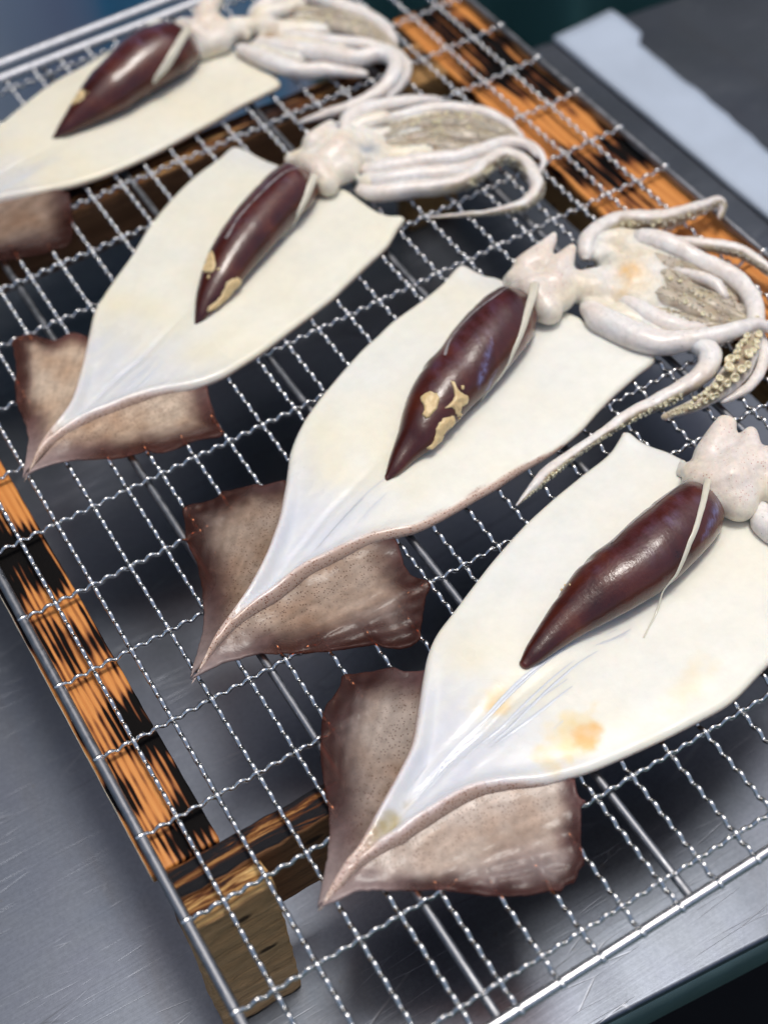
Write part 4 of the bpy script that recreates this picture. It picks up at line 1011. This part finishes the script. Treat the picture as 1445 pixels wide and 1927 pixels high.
def build_fin(D, key, p, frame, root, seed, tint):
    outer, inner = D[key], D[key + 'i']
    tail, ax, pn, L = frame
    raw_o = catmull(outer, int(plen(outer) / 1.3))
    # small nicks and curls of the free margin
    t = np.gradient(raw_o, axis=0)
    t /= np.maximum(np.linalg.norm(t, axis=1), 1e-9)[:, None]
    nr = np.stack([-t[:, 1], t[:, 0]], 1)
    k = np.arange(len(raw_o))
    wob = 0.35 * nz(np.column_stack([k * 1.3, k * 0 + seed]), 3.2, seed) + 0.25 * nz(np.column_stack([k * 1.3, k * 0]), 1.3, seed + 4)
    raw_o = raw_o + nr * (wob * smooth01(k, 3, 12) * (1 - smooth01(k, len(k) - 10, len(k) - 2)))[:, None]
    inn = catmull([outer[-1]] + inner + [outer[0]], int(plen([outer[-1]] + inner + [outer[0]]) / 2.2))[1:-1]
    out = np.vstack([raw_o, inn])
    V, F, A, B = triangulate(out, 1.25, (0.3, 0.8))
    d = seg_dist(V, A, B)
    d[d < 1e-3] = 0
    dm = seg_dist(V, raw_o[:-1], raw_o[1:])                   # distance to the free margin
    da = seg_dist(V, inn[:-1], inn[1:])                       # distance to the root under the mantle
    q = V - tail
    a = (q @ ax) / L
    far = smooth01(da, 6, 30)
    lift = wire_lift(V)
    thick = 1.3 * np.sqrt(np.clip(1 - (1 - np.clip(d / 1.0, 0, 1)) ** 2, 0, 1)) * (1 - 0.45 * (1 - smooth01(dm, 0, 10)))
    base = ZB - 0.55 + 0.42 * lift * (0.1 + 0.9 * far) + 1.3 * (1 - smooth01(da, 0, 10)) + 0.45 * nz(V, 15, seed) + 0.22 * nz(V, 5, seed + 2)
    # rim curl and radial puckers
    base += 0.9 * np.exp(-(dm / 1.6) ** 2) * (0.5 + 0.9 * nz(V, 11, seed + 8))
    rad = np.arctan2(q @ pn, q @ ax)
    base += 0.24 * np.sin(rad * 95 + 2.0 * nz(V, 9, 2)) * smooth01(da, 14, 26) * (1 - 0.5 * lift)
    base = np.maximum(base, ZB - 1.2)
    zt = base + thick + 0.25
    zt = np.where(d == 0, base + 0.25, zt)
    zb = base
    verts, faces, extra = two_sided(V, F, d, zt, zb)
    W = p['W']
    k = smooth01(dm + 2.6 * nz(V, 10, seed + 3) + 1.2 * nz(V, 3.5, seed + 5), 0.5, W) ** 1.6
    tipm = smooth01(da, 20, 34)
    inner_c = np.array([0.52, 0.44, 0.385]); lilac = np.array([0.42, 0.37, 0.39]); dark = np.array([0.10, 0.045, 0.045]); tan = np.array([0.37, 0.245, 0.17])
    col = inner_c[None] * np.ones((len(V), 1))
    u = np.clip(0.35 + 0.9 * nz(V, 17, seed + 9) + 0.5 * nz(V, 6, seed + 1), 0, 1)[:, None] * 0.8
    col = col * (1 - u) + tan * u
    u = (tipm * 0.8)[:, None]
    col = col * (1 - u) + lilac * u
    col = col * k[:, None] + dark * (1 - k)[:, None]
    rim = np.exp(-(dm / 0.8) ** 2)[:, None] * 0.6
    col = col * (1 - rim) + np.array([0.17, 0.075, 0.07]) * rim
    strk = (0.88 + 0.22 * nz(np.column_stack([rad * 60, (q @ ax) * 0.05]), 2.0, seed))[:, None]
    mott = (1 + 0.16 * nz(V, 4.5, seed + 11) + 0.10 * nz(V, 1.8, seed + 13))[:, None]
    pal = np.clip(1.6 * nz(V, 13, seed + 17) - 0.15, 0, 1)[:, None] * 0.45
    col = (col * (1 - pal) + np.array([0.62, 0.56, 0.53]) * pal * k[:, None] + col * pal * (1 - k[:, None])) * mott
    tone = p['tone']
    tipw = (1 - smooth01(a, 0.02, 0.16))[:, None] * 0.5
    col = col * strk * tone * np.array(tint)
    col = col * (1 - tipw) + np.array([0.50, 0.42, 0.40]) * tipw * (0.6 + 0.4 * tone)
    mask = np.zeros((len(V), 3))
    mask[:, 0] = p['spot'] * (1 - smooth01(da, 8, 24)) * smooth01(dm, 3, 9)
    mask[:, 1] = np.clip(np.maximum((1 - smooth01(dm, 1.0, W * 0.8)) * 0.64, 0.42 * smooth01(da, 20, 34)) * smooth01(da, 8, 20) * (1.0 + 0.5 * nz(V, 5, seed + 21)), 0, 0.62)
    me = mesh_from(verts * MM, faces)
    set_attrs(me, np.vstack([col, col[extra] * 0.5]), np.vstack([mask, mask[extra]]))
    link('fin', me, M_FIN, root)

def build_liver(D, root, seed):
    Lp, Rp = np.array(D['liver'][0]), np.array(D['liver'][1])
    n, m = 74, 48
    Lq, Rq = catmull(Lp, n), catmull(Rp, n)
    c = (Lq + Rq) / 2
    w = np.linalg.norm(Rq - Lq, axis=1) / 2
    pd = (Rq - Lq) / np.maximum(2 * w, 1e-6)[:, None]
    w = w * (1 - 0.35 * smooth01(np.linspace(0, 1, n), 0.86, 1.0))
    for end in (0,):
        dirn = (c[0] - c[2]) if end == 0 else (c[-1] - c[-3])
        dirn = dirn / np.linalg.norm(dirn)
        ext = [(c[end] + dirn * w[end] * math.sqrt(1 - q * q) * 0.8, w[end] * q) for q in (0.93, 0.75, 0.45, 0.15)]
        if end == 0:
            ext = ext[::-1]
        ec, ew, ep = np.array([x[0] for x in ext]), np.array([x[1] for x in ext]), np.tile(pd[end], (4, 1))
        c, w, pd = (np.vstack([ec, c]), np.r_[ew, w], np.vstack([ep, pd])) if end == 0 else (np.vstack([c, ec]), np.r_[w, ew], np.vstack([pd, ep]))
    n = len(c)
    h = 0.84 * w
    th = np.linspace(0, 2 * np.pi, m, endpoint=False)
    zc = 5.0 + 0.68 * h
    zc[:4] = zc[4]
    V = np.zeros((n, m, 3))
    for k, t in enumerate(th):
        s = math.sin(t)
        V[:, k, :2] = c + (w * math.cos(t))[:, None] * pd
        V[:, k, 2] = zc + (h if s > 0 else 0.7 * h) * s
    V = V.reshape(-1, 3)
    cc = np.repeat(np.column_stack([c, zc]), m, axis=0)
    dirs = V - cc
    ln = np.maximum(np.linalg.norm(dirs, axis=1), 1e-6)
    u = np.repeat(np.linspace(0, 1, n), m)
    ang = np.tile(th, n)
    bumpv = 0.20 * nz(V, 14, seed) + 0.05 * nz(V, 4, seed + 3)
    # shallow furrows between the lobes
    for (u0, k0, dep) in ((0.52, 0.10, 0.7), (0.68, -0.06, 0.35), (0.33, 0.05, 0.3)):
        line = u - (u0 + k0 * np.cos(ang) + 0.02 * nz(V, 9, 4))
        bumpv -= dep * np.exp(-(line / 0.012) ** 2) * smooth01(np.cos(ang + 2.6 - seed * 0), -0.2, 0.7)
    V = V + dirs / ln[:, None] * bumpv[:, None] * smooth01(w.repeat(m), 0.4, 3)[:, None]
    F = []
    for k in range(n - 1):
        for j in range(m):
            a, b = k * m + j, k * m + (j + 1) % m
            F.append((a, a + m, b + m, b))
    F.append(tuple(range(m)))
    F.append(tuple((n - 1) * m + j for j in reversed(range(m))))
    me = mesh_from(V * MM, F)
    warm = (smooth01(u, 0.62, 1.0) * smooth01(-np.sin(ang) + np.cos(ang) * 1.2, -0.4, 1.2))[:, None]
    col = np.array([1.0, 1.0, 1.0]) * (1 - warm) + np.array([2.0, 2.3, 1.5]) * warm
    tipc = (1 - smooth01(u, 0.0, 0.06))[:, None]
    col = col * (1 - tipc) + np.array([1.9, 1.9, 1.6]) * tipc
    lm = np.zeros((len(V), 3))
    for kind, P in D['strips']:
        if kind == 'sheen':
            Q = catmull(np.array(P)[:, [0, 1, 2, 6]], 30)
            dd = np.min(np.linalg.norm(V[:, None, :] - Q[None, :, :3], axis=2) / np.maximum(Q[None, :, 3] * 1.5, 0.5), axis=1)
            lm[:, 0] = np.maximum(lm[:, 0], np.exp(-dd ** 2) * 0.9)
    ridge = np.exp(-((ang - 1.75) / 0.5) ** 2) * smooth01(u, 0.3, 0.55) * (1 - smooth01(u, 0.8, 0.95))
    lm[:, 0] = np.clip(lm[:, 0] + ridge * 0.35 * np.clip(nz(V, 6, seed + 12) * 1.6, 0, 1), 0, 1)
    lm[:, 1] = np.clip(ridge * 0.35 + 0.15 * np.clip(nz(V, 9, seed + 15), 0, 1), 0, 1)
    set_attrs(me, col, lm)
    bm = bmesh.new(); bm.from_mesh(me); bmesh.ops.recalc_face_normals(bm, faces=list(bm.faces)); bm.to_mesh(me); bm.free()
    o = link('liver', me, M_LIVER, root)
    return o, BVHTree.FromPolygons([Vector(v) for v in V], [list(f) for f in F])

def build_strip(kind, P, parent):
    rows_ = [(x, y, z, w) for x, y, z, nx, ny, nz_, w in P]
    ups = [(a, b, c) for _, _, _, a, b, c, _ in P]
    lift = {'ligament': 0.35, 'veil': 0.25, 'sheen': 0.18}[kind]
    rows_ = [(x + u[0] * lift, y + u[1] * lift, z + u[2] * lift, w) for (x, y, z, w), u in zip(rows_, ups)]
    V, F, ang, T = tube(rows_, None, 16, {'ligament': 0.42, 'veil': 0.22, 'sheen': 0.18}[kind], ups)
    V = V + np.column_stack([nz(V, 3, 1), nz(V, 3, 2), nz(V, 3, 3)]) * 0.12
    mat = {'ligament': M_LIGAMENT, 'veil': M_VEIL, 'sheen': M_SHEEN}[kind]
    link({'ligament': 'ligament', 'veil': 'membrane', 'sheen': 'membrane'}[kind], mesh_from(V * MM, F), mat, parent)

def build_lump(P, bvh, parent, seed):
    P = np.array(P)
    c = P[:, :3].mean(0)
    nrm = P[:, 3:6].mean(0)
    nrm /= np.linalg.norm(nrm)
    ux = np.cross(nrm, [0.3, 0.9, 0.1]); ux /= np.linalg.norm(ux)
    uy = np.cross(nrm, ux)
    poly = np.column_stack([(P[:, :3] - c) @ ux, (P[:, :3] - c) @ uy])
    out = catmull(poly, max(24, int(plen(poly) / 0.5)), closed=True)
    k = np.arange(len(out))
    out = out * (1 + 0.16 * nz(np.column_stack([k * 0.5, k * 0 + seed]), 1.1, seed) + 0.07 * nz(np.column_stack([k * 0.5, k * 0 + seed]), 0.45, seed + 3))[:, None]
    V, F, A, B = triangulate(out, 0.55, (0.2, 0.5))
    d = seg_dist(V, A, B)
    d[d < 1e-3] = 0
    pts = []
    for v in V:
        o = Vector(c + ux * v[0] + uy * v[1] + nrm * 8)
        h = bvh.ray_cast(o, Vector(-nrm), 20)
        pts.append(np.array(h[0]) if h[0] is not None else c + ux * v[0] + uy * v[1])
    pts = np.array(pts)
    e = np.sqrt(np.clip(1 - (1 - np.clip(d / 0.8, 0, 1)) ** 2, 0, 1))
    hgt = e * (0.62 + 0.5 * nz(V, 2.2, seed) + 0.25 * nz(V, 0.9, seed + 5))
    top = pts + nrm * (np.maximum(hgt, 0.12 * e) + 0.05)[:, None]
    bot = pts - nrm * (0.3 * e)[:, None]
    rim = d == 0
    n = len(V)
    idx = np.arange(n)
    ex = np.where(~rim)[0]
    ib = idx.copy()
    ib[ex] = n + np.arange(len(ex))
    faces = []
    for f in F:
        faces.append(tuple(f))
        if not all(rim[list(f)]):
            faces.append(tuple(int(ib[q]) for q in reversed(f)))
    me = mesh_from(np.vstack([top, bot[ex]]) * MM, faces)
    bm = bmesh.new(); bm.from_mesh(me); bmesh.ops.recalc_face_normals(bm, faces=list(bm.faces)); bm.to_mesh(me); bm.free()
    link('roe_crumb', me, M_LUMP, parent)

def blob(name, caps, mat, parent, voxel=0.8, smooth=10, disp=0.35, seed=0.0):
    """one continuous soft body from overlapping tapered limbs (voxel-merged, then smoothed)"""
    bm = bmesh.new()
    for (a, b) in caps:
        a, b = np.array(a), np.array(b)
        L = np.linalg.norm(b[:3] - a[:3])
        n = max(3, int(L / 1.5))
        for k in range(n):
            q = a + (b - a) * k / (n - 1)
            bmesh.ops.create_icosphere(bm, subdivisions=2, radius=float(q[3]), matrix=Matrix.Translation(Vector(q[:3])))
    me = bpy.data.meshes.new(name)
    bm.to_mesh(me)
    bm.free()
    tmp = bpy.data.objects.new(name + '_raw', me)
    COL.objects.link(tmp)
    md = tmp.modifiers.new('r', 'REMESH')
    md.mode = 'VOXEL'
    md.voxel_size = voxel
    sm = tmp.modifiers.new('s', 'SMOOTH')
    sm.iterations = smooth
    sm.factor = 0.5
    dg = bpy.context.evaluated_depsgraph_get()
    dg.update()
    res = bpy.data.meshes.new_from_object(tmp.evaluated_get(dg))
    bpy.data.objects.remove(tmp)
    V = np.zeros(len(res.vertices) * 3)
    res.vertices.foreach_get('co', V)
    V = V.reshape(-1, 3)
    Nn = np.zeros(len(res.vertices) * 3)
    res.vertices.foreach_get('normal', Nn)
    Nn = Nn.reshape(-1, 3)
    V = V + Nn * (disp * (nz(V, 5, seed) + 0.6 * nz(V, 2.2, seed + 3)))[:, None]
    res.vertices.foreach_set('co', (V * MM).ravel())
    res.update()
    res.materials.clear()
    return link(name, res, mat, parent), V, Nn

def build_head(D, root, seed, warm):
    caps = D['head']
    o, V, Nn = blob('head', caps, M_HEAD, root, 0.75, 30, 0.16, seed)
    cream = np.array([0.79, 0.71, 0.56]); white = np.array([0.79, 0.765, 0.71]); pinkc = np.array([0.74, 0.62, 0.57])
    w = np.clip(0.5 + 1.0 * nz(V, 11, seed + 2), 0, 1)[:, None]
    col = cream * (1 - w) + white * w
    hi = smooth01(V[:, 2], 13.5, 18.5)[:, None] * 0.6
    col = col * (1 - hi * 0.7) + pinkc * hi * 0.7
    mask = np.zeros((len(V), 3))
    mask[:, 0] = np.clip(smooth01(V[:, 2], 13.5, 17.5) * (0.35 + 1.0 * nz(V, 6, 9)), 0, 0.9)
    for (c, r, cc, amt) in warm:
        k = amt * np.exp(-(((V - np.array(c)) ** 2).sum(1)) / (r * r))
        k = np.clip(k * (1 + 0.8 * nz(V, 3, 4)), 0, 1)[:, None]
        col = col * (1 - k) + np.array(cc) * k
    set_attrs(o.data, col, mask)

def ring_mesh(r):
    """one sucker: a short stalk, a bulging cup with a rim and a hollow"""
    prof = [(0.35, -0.9), (0.55, -0.5), (0.95, -0.1), (1.02, 0.25), (0.86, 0.5), (0.66, 0.46), (0.5, 0.2), (0.28, 0.02), (0.0, -0.05)]
    V, F, S = [], [], 14
    for (q, z) in prof[:-1]:
        for j in range(S):
            a = 2 * math.pi * j / S
            V.append((q * r * math.cos(a), q * r * math.sin(a), z * r))
    V.append((0, 0, prof[-1][1] * r))
    m = len(prof) - 1
    for k in range(m - 1):
        for j in range(S):
            a, b = k * S + j, k * S + (j + 1) % S
            F.append((a, b, b + S, a + S))
    for j in range(S):
        F.append(((m - 1) * S + j, (m - 1) * S + (j + 1) % S, len(V) - 1))
    return np.array(V), F
SUCKER = mesh_from(ring_mesh(1.0)[0] * MM, ring_mesh(1.0)[1])
SUCKER.materials.append(M_SUCKER)
SUCKER.polygons.foreach_set('use_smooth', [True] * len(SUCKER.polygons))
RV, RF = ring_mesh(1.0)

def build_arm(kind, sdir, P, root, seed, big=False):
    P = [(x, y, z, r * 1.12) for x, y, z, r in P]
    V, F, ang, T = tube(P, None, 18, 0.92)
    QQ = catmull(P, 400)
    cen, rad = QQ[:, :3], QQ[:, 3]
    tg = np.gradient(cen, axis=0); tg /= np.linalg.norm(tg, axis=1)[:, None]
    # the sucker-bearing face of the arm: upwards, or turned over towards the front of the table
    want = {None: (0, 0, -1.0), 'up': (0, 0, 1.0), 'near': (-0.30, -0.78, 0.40)}[sdir]
    if kind == 'suck':
        want = (-0.45, -0.30, 0.8)
    if kind == 'club':
        want = (-0.30, -0.88, -0.22)
    if kind == 'pale' and sdir:
        want = (-0.30, -0.86, -0.10)
    want = np.tile(np.array(want, float), (400, 1))
    want -= (want * tg).sum(1)[:, None] * tg
    want /= np.maximum(np.linalg.norm(want, axis=1), 1e-6)[:, None]
    side = np.cross(tg, want)
    it = np.clip((T * 399).astype(int), 0, 399)
    rv = V - cen[it]
    rv /= np.maximum(np.linalg.norm(rv, axis=1), 1e-6)[:, None]
    face = (rv * want[it]).sum(1)
    V = V + np.column_stack([nz(V, 7, seed), nz(V, 7, seed + 1), nz(V, 7, seed + 2)]) * 0.45 + np.column_stack([nz(V, 2.4, seed), nz(V, 2.4, seed + 5), nz(V, 2.4, seed + 7)]) * 0.14
    # a shallow keel along the back of the arm and a flat sucker face
    V = V - rv * (np.clip(face - 0.55, 0, 1) * 0.35 * rad[it])[:, None] * (0 if kind == 'pale' and sdir is None else 1)
    pale = np.array([0.78, 0.71, 0.645]); white = np.array([0.80, 0.78, 0.755]); pinkb = np.array([0.60, 0.46, 0.40])
    brown = np.array([0.36, 0.27, 0.19]); olive = np.array([0.47, 0.41, 0.26]); grey = np.array([0.27, 0.225, 0.22])
    w = np.clip(0.5 + 1.0 * nz(V, 8, seed), 0, 1)[:, None]
    col = pale * (1 - w) + white * w
    lo = smooth01(-rv[:, 2], 0.0, 0.8)[:, None] * 0.6
    col = col * (1 - lo) + pinkb * lo
    thin = smooth01(T, 0.7, 1.0)[:, None] * 0.35
    col = col * (1 - thin) + np.array([0.52, 0.45, 0.43]) * thin
    if sdir:
        w2 = np.clip(0.5 + 1.1 * nz(V, 3.2, seed + 4), 0, 1)[:, None]
        sc = (brown * (1 - w2) + olive * w2)
        w3 = np.clip(-0.1 + 1.4 * nz(V, 4.5, seed + 8), 0, 1)[:, None]
        sc = sc * (1 - w3) + grey * w3
        if kind == 'brown':
            w4 = np.clip(0.55 + 0.9 * nz(V, 6.5, seed + 3), 0, 1)[:, None]
            sc = sc * (1 - 0.6 * w4) + np.array([0.63, 0.565, 0.48]) * 0.6 * w4
            k = smooth01(face + 0.5 * nz(V, 5, seed), -0.3, 0.45)[:, None]
        else:
            k = smooth01(face + 0.25 * nz(V, 4, seed), 0.35, 0.7)[:, None] * (smooth01(T, 0.5, 0.62) if kind == 'suck' else smooth01(T, 0.10, 0.3))[:, None]
        col = col * (1 - k) + sc * k
    mask = np.zeros((len(V), 3))
    mask[:, 0] = 0.7 * np.clip(0.5 + nz(V, 7, seed + 6), 0, 1)
    o = link('arm', mesh_from(V * MM, F), M_ARM, root)
    set_attrs(o.data, col, mask)
    # suckers in two rows; the large ones are pieces of their own, the small ones one joined row
    if not sdir:
        return
    rows_V, rows_F, off = [], [], 0
    s = np.r_[0, np.cumsum(np.linalg.norm(np.diff(cen, axis=0), axis=1))]
    rnd = random.Random(int(seed * 10) + 3)
    start, fr_, step = {'brown': (0.10, 0.20, 2.2), 'suck': (0.52, 0.26, 2.1), 'club': (0.3, 0.26, 2.1), 'pale': (0.3, 0.22, 2.2)}[kind]
    for sg in (-1, 1):
        pos = s[-1] * start + rnd.uniform(0, 1)
        while pos < s[-1] * 0.985:
            i = min(int(np.searchsorted(s, pos)), 398)
            bigk = big and 0.55 < pos / s[-1] < 0.93
            r = max(rad[i] * (0.36 if bigk else fr_) * rnd.uniform(0.65, 1.3), 0.2)
            a = sg * rnd.uniform(0.25, 0.75)
            dr = want[i] * math.cos(a) + side[i] * math.sin(a)
            p = cen[i] + dr * (rad[i] * (0.92 if bigk else 0.86) + r * 0.2)
            if bigk and pos / s[-1] > 0.7:
                p = p + want[i] * r * 0.8
            tilt = Vector(dr + 0.45 * np.array([rnd.uniform(-1, 1) for _ in range(3)])).normalized()
            rot = tilt.to_track_quat('Z', 'Y').to_matrix()
            if r > 0.95:
                so_ = bpy.data.objects.new('sucker', SUCKER)
                COL.objects.link(so_)
                so_.parent = o
                so_.matrix_local = Matrix.Translation(Vector(p) * MM) @ rot.to_4x4() @ Matrix.Scale(r, 4)
            elif rnd.random() < (0.75 if kind == 'brown' else 0.95):
                M3 = np.array(rot)
                rows_V.append((RV * r) @ M3.T + p)
                rows_F += [tuple(q + off for q in f) for f in RF]
                off += len(RV)
            pos += r * step * rnd.uniform(0.8, 1.25)
    if rows_V:
        so_ = link('sucker_row', mesh_from(np.vstack(rows_V) * MM, rows_F), M_SUCKER if (kind == 'club' or big) else M_SUCKER_DULL, o)
        so_['kind'] = 'stuff'

def build_film(P, bvh, root, seed):
    """strands of clear gristle lying on the mantle: a few thin flat ribbons that follow one another"""
    P = np.array(P, float)
    Q = catmull(P, max(10, int(plen(P[:, :2]) / 2.0)))
    t = np.gradient(Q[:, :2], axis=0); t /= np.maximum(np.linalg.norm(t, axis=1), 1e-9)[:, None]
    nrm = np.stack([-t[:, 1], t[:, 0]], 1)
    rnd = random.Random(int(seed * 100))
    AV, AF, off = [], [], 0
    for k in range(4):
        o = rnd.uniform(-1, 1); a0 = rnd.uniform(0, 0.35); a1 = rnd.uniform(0.6, 1.0)
        i0, i1 = int(a0 * (len(Q) - 1)), int(a1 * (len(Q) - 1))
        if i1 - i0 < 5:
            continue
        w = Q[i0:i1 + 1, 2]
        c = Q[i0:i1 + 1, :2] + nrm[i0:i1 + 1] * (w * o + 0.4 * nz(np.column_stack([np.arange(i0, i1 + 1) * 1.0, np.full(i1 - i0 + 1, k * 9.0)]), 6, seed))[:, None]
        z = []
        for q in c:
            h = bvh.ray_cast(Vector((q[0], q[1], 60)), Vector((0, 0, -1)))
            z.append(h[0].z if h[0] is not None else 6.0)
        u = np.linspace(0, 1, len(c))
        r = (0.14 + rnd.uniform(0.05, 0.35) * w / 3.0) * np.sin(np.pi * np.clip(u * 0.94 + 0.03, 0, 1)) ** 0.6
        V, F, _, _ = tube(np.column_stack([c, np.array(z) - 0.07, r * 1.15]), len(c), 10, 0.2)
        AV.append(V); AF += [tuple(x + off for x in f) for f in F]; off += len(V)
    if AV:
        link('gristle', mesh_from(np.vstack(AV) * MM, AF), M_FIBRE, root)

for key in 'ABCD':
    D, st = SQUID[key], STYLE[key]
    seed = {'A': 1.0, 'B': 2.0, 'C': 3.0, 'D': 4.0}[key]
    root = thing('squid', LABELS[key], 'squid', (0, 0, 0), 'opened squid laid out on the wire grill')
    mb, frame = build_mantle(D, st, root)
    build_fin(D, 'finL', st['finL'], frame, root, seed + 0.3, st['tint'])
    build_fin(D, 'finR', st['finR'], frame, root, seed + 0.6, st['tint'])
    for n_, P in enumerate(D['films']):
        build_film(P, mb, root, seed + n_ * 0.37)
    lo, lb = build_liver(D, root, seed)
    for kind, P in D['strips']:
        if kind != 'sheen':
            build_strip(kind, P, lo)
    rnd = random.Random(int(seed * 31))
    for n_, P in enumerate(D['lumps']):
        build_lump(P, lb, lo, seed + n_)
        for q in range(3):
            v = np.array(P[rnd.randrange(len(P))])
            nn = v[3:6] / np.linalg.norm(v[3:6])
            ux = np.cross(nn, [0.3, 0.9, 0.1]); ux /= np.linalg.norm(ux); uy = np.cross(nn, ux)
            rr = rnd.uniform(0.35, 0.9); ox, oy = rnd.uniform(-2, 2), rnd.uniform(-2, 2)
            build_lump([tuple(np.r_[v[:3] + ux * (ox + rr * math.cos(a) * rnd.uniform(0.6, 1.2)) + uy * (oy + rr * math.sin(a) * rnd.uniform(0.6, 1.2)), nn]) for a in np.linspace(0, 6.28, 7)[:-1]], lb, lo, seed + n_ + q * 0.3)
    build_head(D, root, seed, D['marks'])
    for n_, (kind, sdir, P) in enumerate(D['arms']):
        build_arm(kind, sdir, P, root, seed * 7 + n_, big=(key == 'B' and kind == 'suck'))
